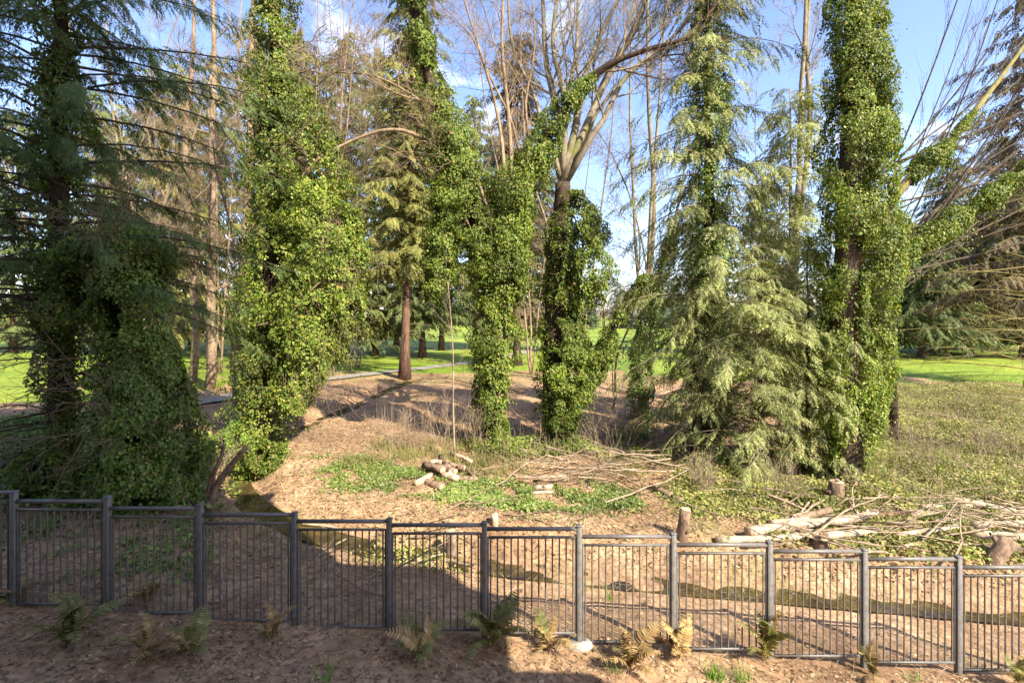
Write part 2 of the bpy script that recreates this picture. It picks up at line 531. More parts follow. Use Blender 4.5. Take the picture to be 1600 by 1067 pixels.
_near = STREAM[40:]
def zt(x, y, bumps=True):
    x = np.asarray(x, float); y = np.asarray(y, float)
    xc = np.clip(x, -16, 16)
    s = .06 - .07 * xc
    s = s + np.clip(6.6 - y, 0, 9) * .10
    p = .12 - .035 * xc * (1 - sm(14, 26, y)) + .15 * sm(14, 34, y)
    b = s + (p - s) * sm(6.9, 10.4, y)
    d = stream_dist(x, y)
    ys = np.interp(x, _near[:, 0], _near[:, 1])
    nearside = (y < ys) & (x > -5.2)
    Wd = np.where(nearside, 2.2, 1.1)
    dep = .36 * (1 - .55 * sm(12, 26, y)) * (1 - .0 * x)
    q0 = np.clip((d / Wd - .16) / .84, 0, 1)
    b = b - dep * (1 - np.where(nearside, q0 * (1.15 - .15 * q0), q0 * q0 * (3 - 2 * q0))) * (1 - sm(30, 34, y)) * (1 - sm(24, 34, np.abs(x)))
    if bumps:
        q = np.stack([x, y, np.zeros_like(x)], -1)
        far = 1 - sm(26, 40, y)
        b = b + ((.16 * sm(8.5, 10, y) + .05) * (noise3(q, .5, 3) - .5) + (.06 * sm(8.5, 10, y) + .02) * (noise3(q, 1.7, 4) - .5) + .025 * (noise3(q, 5, 5) - .5)) * far * (.5 + .5 * sm(.2, 1.2, d))
        b = b + far * .07 * (noise3(q, 3, 8) - .5) * (d < 1.1)
        hump = 1.1 * (noise3(q, .018, 9) - .5) * sm(60, 140, y)
        b = b + hump
    return b

def on_ground(px, py, D0=2.5, D1=230.0):
    """Point where the sight line through a photograph pixel meets the terrain."""
    Ds = np.geomspace(D0, D1, 900)
    X = (px - 800) / F * Ds
    Z = CAMZ - (py - YH) / F * Ds
    G = zt(X, Ds)
    k = np.argmax(Z < G)
    if not (Z < G).any(): k = len(Ds) - 1
    return np.array([X[k], Ds[k], G[k]])

xs = np.unique(np.concatenate([-np.geomspace(17, 700, 26), np.arange(-17, 17.01, .115), np.geomspace(17, 700, 26)]))
ys_ = np.unique(np.concatenate([np.linspace(-60, 2, 10), np.arange(2, 17, .10), np.arange(17, 36, .3), np.geomspace(36, 900, 42)]))
GX, GY = np.meshgrid(xs, ys_)
GZ = zt(GX, GY)
mb = MB()
nx, ny = len(xs), len(ys_)
I, J = np.meshgrid(np.arange(nx - 1), np.arange(ny - 1))
b0 = (J * nx + I).ravel()
mb.add(np.stack([GX, GY, GZ], -1).reshape(-1, 3), np.stack([b0, b0 + 1, b0 + nx + 1, b0 + nx], -1))
tag(mb.build('ground', M['ground'], smooth=True), 'brown leaf littered ground sloping into a ditch', kind='structure')

# lawn beyond the trees
def lawn_edge(x):
    return 34.5 - 12.5 * sm(15, 19, -np.asarray(x, float)) - 3.8 * sm(6, 14, x) + 1.0 * np.sin(x * .35) + .5 * np.sin(x * 1.3 + 1)
xl = np.unique(np.concatenate([-np.geomspace(60, 690, 14), np.linspace(-60, 60, 121), np.geomspace(60, 690, 14)]))
tl = np.concatenate([[0, .004, .01], np.geomspace(.02, 1, 50)])
LX = np.repeat(xl[None], len(tl), 0)
E = lawn_edge(LX)
LY = E + (850 - E) * tl[:, None]
LZ = zt(LX, LY) + .05
LZ[0] -= .06
mb = MB()
nx, ny = len(xl), len(tl)
I, J = np.meshgrid(np.arange(nx - 1), np.arange(ny - 1))
b0 = (J * nx + I).ravel()
mb.add(np.stack([LX, LY, LZ], -1).reshape(-1, 3), np.stack([b0, b0 + 1, b0 + nx + 1, b0 + nx], -1))
tag(mb.build('lawn', M['lawn'], smooth=True), 'bright green mown lawn beyond the trees', kind='structure')

# stream and footpath ribbons
def ribbon(name, pts, half, mat, dz, label):
    pts = np.asarray(pts, float)
    T = nrm(np.gradient(pts[:, :2], axis=0))
    Nn = np.stack([-T[:, 1], T[:, 0]], -1)
    h = np.broadcast_to(half, (len(pts),))
    cols = []
    for u in (-1, -.33, .33, 1):
        q = pts[:, :2] + Nn * (h * u)[:, None]
        zz = pts[:, 2] if dz is None else zt(q[:, 0], q[:, 1]) + dz
        cols.append(np.column_stack([q, zz]))
    V = np.stack(cols, 1)
    k = len(pts)
    i = np.arange(k - 1)[:, None] * 4
    j = np.arange(3)[None]
    mb = MB()
    mb.add(V.reshape(-1, 3), np.stack([i + j, i + j + 1, i + 4 + j + 1, i + 4 + j], -1).reshape(-1, 4))
    return tag(mb.build(name, mat, smooth=True), label, kind='structure')
wc = STREAM.copy()
wc[:, 2] = zt(wc[:, 0], wc[:, 1], False) + .012
for _ in range(6):
    wc[1:-1, 2] = (wc[:-2, 2] + wc[1:-1, 2] * 2 + wc[2:, 2]) / 4
ribbon('stream', wc, .30, M['water'], None, 'narrow murky stream running along the ditch')
pp = [on_ground(x, y) for x, y in ((150, 655), (300, 632), (430, 605), (545, 590), (640, 579), (745, 566), (800, 556), (830, 548))]
ribbon('footpath', spline(np.array(pp), 60), .75, M['asphalt'], .085, 'grey paved footpath curving along the lawn edge')

# ------------------------------------------------------------------ the building whose shade falls on the left foreground
def box(mb, a, b):
    a = np.array(a, float); b = np.array(b, float)
    V = np.array([[x, y, z] for z in (a[2], b[2]) for y in (a[1], b[1]) for x in (a[0], b[0])])
    mb.add(V, [[0, 2, 3, 1], [4, 5, 7, 6], [0, 1, 5, 4], [2, 6, 7, 3], [0, 4, 6, 2], [1, 3, 7, 5]])

bl = thing('apartment_building', 'apartment block behind the viewpoint shading the left foreground', 'building', (-8, -8, 0))
m_ = MB(); box(m_, (-30, -14, -1), (5.0, -1.0, 26)); box(m_, (5.003, -14, -1), (6.0, -1.0, 15.4))
m_.build('wall', M['wall'], bl)
m_ = MB(); box(m_, (-30.3, -14.3, 26.003), (5.3, -.7, 26.3)); box(m_, (5.31, -14.2, 15.403), (6.05, -.85, 15.6))
m_.build('roof', M['roof'], bl)
m_ = MB(); box(m_, (6.003, -4, 7.2), (7.5, -1.0, 7.4)); box(m_, (7.4, -4, 7.403), (7.5, -1.0, 8.5)); box(m_, (6.003, -1.1, 7.403), (7.397, -1.0, 8.5))
m_.build('balcony', M['concrete'], bl)
m_ = MB(); box(m_, (6.003, -4, 10.4), (7.9, -1.0, 10.6)); box(m_, (7.8, -4, 10.603), (7.9, -1.0, 11.8)); box(m_, (6.003, -1.1, 10.603), (7.797, -1.0, 11.8))
m_.build('balcony', M['concrete'], bl)
for fl in range(4):
    for wx in (-26, -20, -14, -8, -2.0):
        m_ = MB(); box(m_, (wx, -.997, 1.2 + fl * 3.1), (wx + 2.2, -.93, 2.7 + fl * 3.1))
        m_.build('window', M['glass'], bl)

# ------------------------------------------------------------------ fence
FD = 6.6
post_px = [-125, 22, 168, 313, 460, 608, 757, 905, 1052, 1202, 1350, 1497, 1645]
post_top = [757, 767, 775, 787, 800, 810, 815, 820, 832, 845, 857, 868, 880]
post_bot = [932, 943, 957, 968, 981, 990, 996, 1003, 1015, 1025, 1037, 1046, 1058]
rail_y = [769, 783, 794, 804, 814, 820, 826, 838, 851, 861, 873, 886]
bot_y = [930, 943, 956, 968, 978, 983, 988, 1002, 1013, 1024, 1034, 1046]
fx = lambda px: (px - 800) / F * FD
fz = lambda py: CAMZ - (py - YH) / F * FD
fence = thing('metal_fence', 'dark bronze metal picket fence stepping down the slope in the foreground', 'fence', (0, FD, 0))
def bevel_box(mb, c, sx, sy, z0, z1, b=.006):
    x0, x1, y0, y1 = c[0]-sx, c[0]+sx, c[1]-sy, c[1]+sy
    ring = [(x0+b, y0), (x1-b, y0), (x1, y0+b), (x1, y1-b), (x1-b, y1), (x0+b, y1), (x0, y1-b), (x0, y0+b)]
    V = [(x, y, z) for z in (z0, z1 - b) for x, y in ring] + [(c[0]+(x-c[0])*.86, c[1]+(y-c[1])*.86, z1) for x, y in ring]
    Q = [[k, (k+1) % 8, 8+(k+1) % 8, 8+k] for k in range(8)] + [[8+k, 8+(k+1) % 8, 16+(k+1) % 8, 16+k] for k in range(8)]
    base = mb.n
    mb.add(V, Q)
    mb.f.append(np.array([[base+16+k for k in range(8)]]))
for px, t, bt in zip(post_px, post_top, post_bot):
    x = fx(px)
    m_ = MB()
    gz = float(zt(x, FD))
    bevel_box(m_, (x, FD), .0345, .0345, min(fz(bt), gz) - .25, fz(t) - .012)
    p_ = m_.build('post', M['fence'], fence)
    m_ = MB(); bevel_box(m_, (x, FD), .041, .041, fz(t) - .012, fz(t) + .004)
    m_.build('post_cap', M['fence'], p_)
    if px == 905:
        m_ = MB()
        q = np.array([[math.cos(a) * .19, math.sin(a) * .15] for a in np.arange(12) / 12 * 6.283]) + [x, FD - .05]
        V = [(a, b, gz - .1) for a, b in q] + [(x + (a-x)*.9, FD - .05 + (b-FD+.05)*.9, gz + .035) for a, b in q]
        m_.add(V, [[k, (k+1) % 12, 12+(k+1) % 12, 12+k] for k in range(12)])
        m_.f.append(np.array([[12+k for k in range(12)]]))
        m_.build('footing', M['concrete'], p_)
for k in range(len(post_px) - 1):
    x0, x1 = fx(post_px[k]) + .037, fx(post_px[k+1]) - .037
    zr, zb = fz(rail_y[k]), fz(bot_y[k])
    zm = zr - .115
    m_ = MB()
    n = 13
    for q in range(n):
        xx = x0 + (x1 - x0) * (q + .5) / n
        tube(m_, [(xx, FD, zb + .012), (xx, FD, zm - .011)], .0112, 6, False)
    for xx in (x0 + .012, x1 - .012):
        bevel_box(m_, (xx, FD), .011, .012, zb - .01, zm + .01)
    pn = m_.build('picket_panel', M['fence'], fence)
    m_ = MB(); tube(m_, [(x0 - .01, FD, zr), (x1 + .01, FD, zr)], .027, 12); m_.build('top_rail', M['fence'], pn, True)
    m_ = MB(); box(m_, (x0 + .025, FD - .015, zm - .012), (x1 - .025, FD + .015, zm + .014)); m_.build('middle_rail', M['fence'], pn)
    m_ = MB(); box(m_, (x0 + .025, FD - .015, zb - .014), (x1 - .025, FD + .015, zb + .014)); m_.build('bottom_rail', M['fence'], pn)

# ------------------------------------------------------------------ plant generators
def ivy_on(mb, path, radii, n, size, rng, off=None, gap=.36, gapfn=None, seed=0, clump=1.1, thick=.5):
    """Ivy leaves in a lumpy shell round a path. radii per path point; off: sideways bulge."""
    n = int(n * 4.6); size = size * .50
    path = np.asarray(path, float); k = len(path)
    radii = np.broadcast_to(np.asarray(radii, float), (k,))
    seg = np.linalg.norm(np.diff(path, axis=0), axis=1) * (radii[:-1] + radii[1:]) / 2
    cum = np.concatenate([[0], np.cumsum(seg)]); cum /= cum[-1]
    t = np.interp(rng.random(n), cum, np.arange(k))
    i = np.minimum(t.astype(int), k - 2); u = (t - i)[:, None]
    c = path[i] * (1 - u) + path[i+1] * u
    R = radii[i] * (1 - u[:, 0]) + radii[i+1] * u[:, 0]
    T = nrm(path[i+1] - path[i])
    ref = np.where(np.abs(T[:, 2:3]) > .5, np.array([[1., 0, 0]]), np.array([[0, 0, 1.]]))
    A = nrm(ref - T * np.sum(T * ref, -1, keepdims=True)); B = np.cross(T, A)
    th = rng.random(n) * 2 * math.pi
    d = A * np.cos(th)[:, None] + B * np.sin(th)[:, None]
    q = c + d * (R * .8)[:, None]
    nn = noise3(q, clump, seed) * .5 + noise3(q, clump * 2.6, seed + 1) * .5
    depth = 1 - thick * rng.random(n) ** 1.6
    r = R * (.16 + 1.46 * nn) * depth
    P = c + d * r[:, None]
    if off is not None:
        P = P + np.asarray(off, float) * R[:, None]
    keep = (noise3(P, 1.5, seed + 5) * .55 + noise3(P, 4.0, seed + 6) * .45) > gap - .02 + .13 * rng.random(n)
    if gapfn is not None: keep &= gapfn(P, d, rng)
    P = P[keep]; d = d[keep]; m = len(P)
    N = d * 1.0 + np.array([0, 0, .45]) + rng.normal(0, .45, (m, 3))
    U = np.array([0, 0, -1.0]) + d * .35 + rng.normal(0, .45, (m, 3))
    inst(mb, LEAF, P, U, N, size * np.clip(rng.lognormal(-.05, .32, m), .4, 1.9))
    # loose trailing strands that break the outline
    ns = m // 75
    k = rng.integers(0, m, ns)
    K = 9
    ln = rng.uniform(.15, .75, ns)
    out = d[k] * rng.uniform(.2, 1.0, (ns, 1)) + rng.normal(0, .35, (ns, 3))
    tt = np.linspace(.1, 1, K)
    Q = P[k][:, None] + out[:, None] * (tt[None, :, None] * ln[:, None, None] * .75) - np.array([0, 0, 1.]) * (tt ** 2)[None, :, None] * ln[:, None, None] * .7
    Q = (Q + rng.normal(0, .035, Q.shape)).reshape(-1, 3)
    mm = len(Q)
    inst(mb, LEAF, Q, np.array([0, 0, -1.]) + rng.normal(0, .6, (mm, 3)), np.repeat(d[k], K, 0) + np.array([0, 0, .3]) + rng.normal(0, .5, (mm, 3)), size * rng.uniform(.5, 1.2, mm))

def shag(tw, path, radii, n, rng, L=(.3, .9), r=.006):
    """Dead stems poking out of the ivy."""
    path = np.asarray(path, float); k = len(path)
    radii = np.broadcast_to(np.asarray(radii, float), (k,))
    for _ in range(n):
        i = rng.integers(0, k)
        a = rng.uniform(0, 6.28)
        dv = np.array([math.cos(a), math.sin(a), 0])
        tw.append((path[i] + dv * radii[i] * rng.uniform(.3, .8) + np.array([0, 0, rng.uniform(-.3, .3)]), dv + np.array([0, 0, rng.normal(-.4, .6)]), rng.uniform(*L), r))

def wobble(pts, n, amp, rng):
    p = spline(pts, n)
    j = rng.normal(0, amp, p.shape)
    for _ in range(2): j[1:-1] = (j[:-2] + j[1:-1] + j[2:]) / 3
    j[0] = 0
    return p + j

def grow(mb, tw, p, d, L, r, lvl, maxl, rng, up=.12, ang=.75, kids=6, ratio=.55, wig=.16, twig_n=10, twig_len=.5, twig_r=.006, start=.25):
    """Bare branching: tubes for limbs, collected twigs at the ends."""
    k = 6 if lvl < 2 else 4
    pts = [np.array(p, float)]
    d = np.array(d, float); d /= np.linalg.norm(d)
    for i in range(k):
        d = d + rng.normal(0, wig, 3) + np.array([0, 0, up])
        d /= np.linalg.norm(d)
        pts.append(pts[-1] + d * L / k)
    pts = np.array(pts)
    tube(mb, pts, np.linspace(r, r * .32, k + 1), 7 if r > .06 else (5 if r > .025 else 3), False)
    branch_off(mb, tw, pts, L, r, lvl, maxl, rng, up, ang, kids, ratio, wig, twig_n, twig_len, twig_r, start)

def branch_off(mb, tw, pts, L, r, lvl, maxl, rng, up=.12, ang=.75, kids=6, ratio=.55, wig=.16, twig_n=7, twig_len=.5, twig_r=.006, start=.25):
    k = len(pts) - 1
    cnt = kids if lvl < maxl else twig_n
    for q in range(cnt):
        t = (start + (1 - start) * (q + rng.random()) / cnt) * k
        i = min(int(t), k - 1); u = t - i
        c = pts[i] * (1 - u) + pts[i+1] * u
        T = pts[i+1] - pts[i]; T = T / (np.linalg.norm(T) + 1e-9)
        s = rng.normal(0, 1, 3); s -= T * s.dot(T); s /= np.linalg.norm(s)
        a = ang * rng.uniform(.6, 1.3)
        nd = T * math.cos(a) + s * math.sin(a)
        fr = t / k
        if lvl < maxl:
            grow(mb, tw, c, nd, L * ratio * (1.15 - .5 * fr) * rng.uniform(.7, 1.2), r * (1 - .65 * fr) * .55, lvl + 1, maxl, rng, up, ang, kids, ratio, wig, twig_n, twig_len, twig_r, .2)
        else:
            tw.append((c, nd, twig_len * rng.uniform(.5, 1.3), twig_r))

def flush_twigs(mb, tw, rng):
    if tw:
        twigs(mb, np.array([t[0] for t in tw]), np.array([t[1] for t in tw]), np.array([t[2] for t in tw]), np.array([t[3] for t in tw]), .2, rng)

def conifer_parts(base, H, z0, Lmax, nb, rng, tmpl, ssize, sps, tr, droop=.35, rise=.15, hang=.5, Lmin=.5, power=.8, azr=None, lean=(0, 0), trunk_n=14, inner=.15, pathpts=None, dead=0, irregular=False):
    """trunk, branches and crown meshes of a conifer, in world space."""
    base = np.array(base, float)
    tk, br, cr = MB(), MB(), MB()
    zz = np.linspace(-.3, H, trunk_n)
    if pathpts is None:
        path = base + np.column_stack([lean[0] * zz, lean[1] * zz, zz])
        path[:, :2] += rng.normal(0, .02, (trunk_n, 2)) * (np.arange(trunk_n) > 1)[:, None]
    else:
        path = pathpts
    hz = path[:, 2] - base[2]
    flare = 1 + .55 * np.exp(-np.clip(hz, 0, None) / .35)
    tube(tk, path, tr * (1 - .85 * np.clip(hz / H, 0, 1)) * flare, 10, True, .12, 5)
    P, U, N, SC = [], [], [], []
    for i in range(nb + dead):
        isdead = i >= nb
        f = (i + rng.random()) / nb if not isdead else 0
        h = z0 + (H - z0) * f if not isdead else rng.uniform(max(1.2, z0 * .35), z0 + 1.5)
        az = i * 2.39996 + rng.normal(0, .35)
        if azr: az = rng.uniform(*azr)
        L = (Lmin + (Lmax - Lmin) * (1 - f) ** power) * (rng.uniform(.35, 1.3) if irregular else rng.uniform(.7, 1.15))
        if isdead: L *= rng.uniform(.35, .8)
        c = np.array([np.interp(h, hz, path[:, a]) for a in range(3)])
        o = np.array([math.cos(az), math.sin(az), 0])
        sd = np.array([-o[1], o[0], 0])
        s = np.linspace(0, 1, 7)
        ri = rise * rng.uniform(.4, 1.5); dr = droop * rng.uniform(.6, 1.4)
        cv = rng.normal(0, .18)
        bp = c + o * (s * L)[:, None] + sd * (cv * s * s * L)[:, None] + np.array([0, 0, 1.]) * ((ri * s - dr * s * s) * L)[:, None]
        tube(br, bp, np.linspace(.009 + .0055 * L, .004, 7), 4, False)
        if isdead:
            m = int(L * 6)
            k = rng.integers(1, 7, m)
            twigs(br, bp[np.minimum(k, 6)], o + rng.normal(0, .6, (m, 3)), rng.uniform(.2, .6, m), .005, .2, rng)
            continue
        m = max(3, int(L * sps))
        t = inner + (1 - inner) * (np.arange(m) + rng.random(m)) / m
        idx = np.minimum((t * 6).astype(int), 5); u = (t * 6 - idx)[:, None]
        p = bp[idx] * (1 - u) + bp[idx+1] * u
        tang = nrm(bp[idx+1] - bp[idx])
        sg = np.where(np.arange(m) % 2 == 0, 1., -1.)[:, None]
        dd = tang * (.55 + .5 * t)[:, None] + sd * sg * (.95 - .55 * t)[:, None] + np.array([0, 0, -1.]) * (hang * rng.uniform(.3, 1.3, m))[:, None] + rng.normal(0, .16, (m, 3))
        P.append(p + rng.normal(0, .05, (m, 3))); U.append(dd)
        N.append(np.array([0, 0, 1.]) + rng.normal(0, .35, (m, 3)) + o * .3)
        SC.append(ssize * rng.uniform(.55, 1.25, m) * (1.15 - .55 * t))
    if P:
        P = np.concatenate(P); U = np.concatenate(U); N = np.concatenate(N); SC = np.concatenate(SC)
        sel = rng.integers(0, len(tmpl), len(P))
        for q, tm in enumerate(tmpl):
            k = sel == q
            inst(cr, tm, P[k], U[k], N[k], SC[k])
    return tk, br, cr, path

def g3(px, py):
    p = on_ground(px, py)
    return p

def pl(D, *pts):
    """photo pixels at one depth (or per-point depth) -> world points"""
    out = []
    for q in pts:
        out.append(w(q[0], q[1], q[2] if len(q) > 2 else D))
    return out

# ------------------------------------------------------------------ the ivy-clad trees
def r_(s): return np.random.default_rng(s)

# --- left centre ivy tree
g = r_(21)
D = 15.3
base = np.array([w(402, 0, D)[0], D, 0]); base[2] = zt(base[0], base[1])
tC = thing('ivy_tree', 'sunlit tall tree wrapped in thick ivy with a long bare pale limb, left of centre', 'tree', base)
tr = wobble([base - [0, 0, .3]] + pl(D, (408, 560), (425, 420), (432, 250), (430, 100), (425, -80), (423, -200)), 26, .05, g)
m_ = MB(); tube(m_, tr, np.linspace(.34, .14, 26), 10, True, .12, 1); m_.build('trunk', M['bark_dark'], tC, True)
m_ = MB()
ivy_on(m_, tr, np.interp(np.arange(26), [0, 4, 9, 14, 20, 25], [.8, 1.1, 1.15, .95, .62, .5]), 15000, .125, g, seed=31)
lobe = spline(pl(14.9, (452, 640), (475, 540), (500, 430), (492, 320), (462, 200), (440, 110)), 14)
ivy_on(m_, lobe, np.interp(np.arange(14), [0, 3, 6, 10, 13], [.6, 1.15, 1.3, 1.05, .4]), 13000, .125, g, seed=32)
lobe = spline(pl(15.2, (545, 330), (548, 430), (540, 500), (515, 570)), 8)
ivy_on(m_, lobe, [.3, .5, .6, .62, .6, .5, .4, .3], 3000, .12, g, seed=33)
m_.build('ivy', M['ivy_sunny'], tC)
m_ = MB(); tw = []
lim2 = wobble(pl(14.2, (400, 510), (450, 495), (490, 450), (525, 425), (552, 420)), 12, .03, g)
tube(m_, lim2, np.linspace(.035, .02, 12), 5)
branch_off(m_, tw, lim2, 2.5, .03, 1, 2, g, .0, .9, 5, .5, .2, 8, .5, .006); flush_twigs(m_, tw, g); m_.build('limb', M['twig'], tC, True); tw = []
for q in range(14):
    i = g.integers(8, 24); c = tr[i]
    m_ = MB(); tw = []; a = g.uniform(-.9, 1.2); grow(m_, tw, c, (math.cos(a), math.sin(a) * .8 - .35, g.uniform(-.1, .5)), g.uniform(1.4, 3.2), .035, 1, 2, g, .05, .8, 6, .5, .2, 9, .6, .006)
    flush_twigs(m_, tw, g); m_.build('limb', M['twig'], tC, True); tw = []
for q in range(220):      # hanging dead stems over the lit ivy
    c = w(g.uniform(430, 560), g.uniform(400, 620), g.uniform(14, 14.6))
    tw.append((c, np.array([g.normal(0, .5), g.normal(0, .3), -1]), g.uniform(.3, .9), .006))
shag(tw, tr, .95, 150, g); shag(tw, lobe, .5, 60, g)
m_ = MB(); flush_twigs(m_, tw, g); tag(m_.build('dead_stems', M['twig'], tC, True), kind='stuff')

# --- central forked tree
g = r_(22)
D = 15.6
base = np.array([w(768, 0, D)[0], D, 0]); base[2] = zt(base[0], base[1])
tD = thing('forked_ivy_tree', 'ivy covered tree in the centre forking into a left leaning limb and a right limb', 'tree', base)
trk = wobble([base - [0, 0, .3]] + pl(D, (770, 600), (775, 520), (778, 430)), 10, .03, g)
lft = wobble(pl(D, (778, 440), (745, 350), (712, 270), (690, 180), (664, 90), (645, 0), (628, -100)), 18, .04, g)
rgt = wobble(pl(D, (778, 440, D), (796, 340, D), (840, 240, D - .2), (885, 165, D - .4), (940, 108, D - .6), (1000, 80, D - .8), (1075, 62, D - 1)), 18, .04, g)
m_ = MB(); tube(m_, trk, np.linspace(.36, .28, 10), 10, True, .12, 2); tube(m_, lft, np.linspace(.27, .15, 18), 9, True, .1, 3)
tube(m_, rgt, np.linspace(.24, .05, 18), 8, True, .1, 4)
m_.build('trunk', M['bark_dark'], tD, True)
m_ = MB()
ivy_on(m_, trk, np.linspace(.66, .88, 10), 6000, .12, g, seed=41, gap=.40)
ivy_on(m_, lft, np.interp(np.arange(18), [0, 3, 7, 11, 17], [.95, 1.15, .78, .55, .42]), 12500, .12, g, seed=42)
ivy_on(m_, rgt[:12], np.interp(np.arange(12), [0, 3, 7, 11], [1.0, .78, .6, .16]), 7500, .11, g, seed=43)
lobe = spline(pl(15.3, (672, 470), (690, 400), (700, 330), (700, 260)), 8)
ivy_on(m_, lobe, [.2, .45, .62, .7, .68, .55, .4, .2], 3600, .12, g, seed=44)
lobe = spline(pl(15.9, (800, 480), (815, 380), (812, 300), (800, 230)), 8)
ivy_on(m_, lobe, [.2, .4, .5, .5, .45, .4, .3, .15], 2300, .12, g, seed=45)
m_.build('ivy', M['ivy'], tD)
m_ = MB(); tw = []
branch_off(m_, tw, rgt[9:], 4.0, .09, 1, 3, g, .10, .7, 8, .6, .15, 7, .6, .006, .1)
flush_twigs(m_, tw, g); m_.build('limb', M['bark_tan'], tD, True)
tw = []; shag(tw, trk, .8, 60, g); shag(tw, lft, .8, 120, g); shag(tw, rgt, .6, 40, g)
m_ = MB(); flush_twigs(m_, tw, g); tag(m_.build('dead_stems', M['twig'], tD, True), kind='stuff')
m_ = MB(); tw = []; first = True
lim = wobble(pl(14.6, (405, 310, 14.5), (455, 285, 14.6), (500, 245, 14.7), (540, 222, 14.9), (600, 206, 15.1), (650, 212, 15.3), (705, 245, 15.7)), 18, .05, g)
tube(m_, lim, np.linspace(.012, .075, 18), 7, True, .12, 6)
branch_off(m_, tw, lim[::-1], 1.5, .02, 1, 2, g, .1, .8, 5, .5, .2, 6, .4, .005, .3)
flush_twigs(m_, tw, g); m_.build('limb', M['bark_tan'], tD, True); m_ = MB(); tw = []
for pts, r0 in (([(790, 300), (780, 190), (752, 90), (715, -30)], .07), ([(800, 290), (795, 180), (785, 60), (790, -60)], .08),
                ([(815, 250), (800, 190), (770, 130), (740, 60), (690, 10)], .045), ([(830, 235), (822, 160), (835, 70), (828, -20)], .045),
                ([(770, 360), (740, 270), (690, 230), (650, 225)], .05), ([(700, 200), (660, 160), (590, 120), (520, 110)], .055),
                ([(690, 160), (640, 155), (590, 130), (540, 100)], .045), ([(760, 420), (720, 330), (640, 250), (560, 215)], .03)):
    if not first: flush_twigs(m_, tw, g); m_.build('limb', M['bark_tan'], tD, True)
    first = False; m_ = MB(); tw = []
    q = wobble(pl(D - .3, *pts), 10, .05, g)
    tube(m_, q, np.linspace(r0, r0 * .35, 10), 6)
    branch_off(m_, tw, q, 4.4, r0 * .8, 1, 3, g, .06, .85, 7, .52, .19, 7, .6, .005, .3)
flush_twigs(m_, tw, g); m_.build('limb', M['bark_tan'], tD, True)
m_ = MB(); tw = []
for q in range(80):
    c = w(g.uniform(735, 830), g.uniform(180, 250), g.uniform(15, 15.6))
    tw.append((c, np.array([g.normal(0, .25), g.normal(0, .25), 1]), g.uniform(.4, 1.0), .007))
flush_twigs(m_, tw, g); tag(m_.build('dead_shoots', M['bark_tan'], tD, True), kind='stuff')

# --- tree with ivy on the right of a dark trunk, fan of pale limbs above
g = r_(23)
D = 16.2
base = np.array([w(862, 0, D)[0], D, 0]); base[2] = zt(base[0], base[1])
tE = thing('fan_topped_tree', 'tree with dark lower trunk, ivy sleeve and a fan of bare pale limbs above', 'tree', base)
trk = wobble([base - [0, 0, .3]] + pl(D, (864, 560), (870, 400), (876, 330), (882, 285)), 14, .03, g)
m_ = MB(); tube(m_, trk, np.linspace(.34, .25, 14), 12, True, .12, 7); m_.build('trunk', M['bark_dark'], tE, True)  # bark colour darkened to stand for shade from the ivy bulge
m_ = MB()
side = spline(pl(15.9, (874, 670), (880, 560), (890, 460), (898, 380), (893, 300)), 12)
ivy_on(m_, side, np.interp(np.arange(12), [0, 3, 6, 9, 11], [.5, .85, 1.05, 1.05, .5]), 16500, .12, g, seed=51, gapfn=lambda P, d, r: ~((d[:, 0] < -.55) & (d[:, 1] < .3) & (r.random(len(P)) < .8)))
lean = wobble(pl(15.6, (885, 665), (925, 590), (960, 515), (992, 455), (1010, 430)), 12, .03, g)
ivy_on(m_, lean, np.linspace(.42, .22, 12), 4200, .11, g, seed=52)
ivy_on(m_, trk[:5], .62, 1500, .12, g, seed=53, gap=.5)
m_.build('ivy', M['ivy'], tE)
m_ = MB(); tw = []
tube(m_, lean, np.linspace(.10, .05, 12), 6); m_.build('limb', M['bark_dark'], tE, True); shag(tw, side, .7, 90, g); shag(tw, lean, .35, 50, g)
m_ = MB(); flush_twigs(m_, tw, g); tag(m_.build('dead_stems', M['twig'], tE, True), kind='stuff')
first = True
for pts, r0 in (([(884, 260), (868, 160), (850, 70), (846, -60)], .15), ([(884, 250), (880, 150), (865, 60), (880, -60)], .13),
                ([(888, 255), (905, 160), (930, 80), (985, -40)], .15), ([(890, 250), (935, 150), (985, 60), (1030, -60)], .14),
                ([(885, 240), (850, 215), (835, 150), (800, 70), (790, -40)], .10), ([(890, 250), (880, 180), (900, 90), (905, -50)], .11),
                ([(892, 240), (940, 190), (980, 115), (1050, 60), (1090, 10)], .11), ([(888, 270), (918, 210), (945, 120), (1000, 40), (1010, -40)], .10),
                ([(893, 225), (960, 140), (1010, 95), (1070, 85)], .07)):
    if not first: flush_twigs(m_, tw, g); m_.build('limb', M['bark_pale'], tE, True)
    first = False; m_ = MB(); tw = []
    dj = D + g.uniform(-.8, .8)
    q = wobble(pl(dj, *[(a, b) for a, b in pts]), 12, .05, g); q[0] = trk[-1] + g.normal(0, .05, 3); q[1] = q[0] * .5 + q[2] * .5
    tube(m_, q, np.linspace(r0, r0 * .35, 12), 7)
    branch_off(m_, tw, q, 5.0, r0 * .75, 1, 3, g, .08, .8, 7, .55, .18, 7, .7, .005, .25)
flush_twigs(m_, tw, g); m_.build('limb', M['bark_pale'], tE, True)

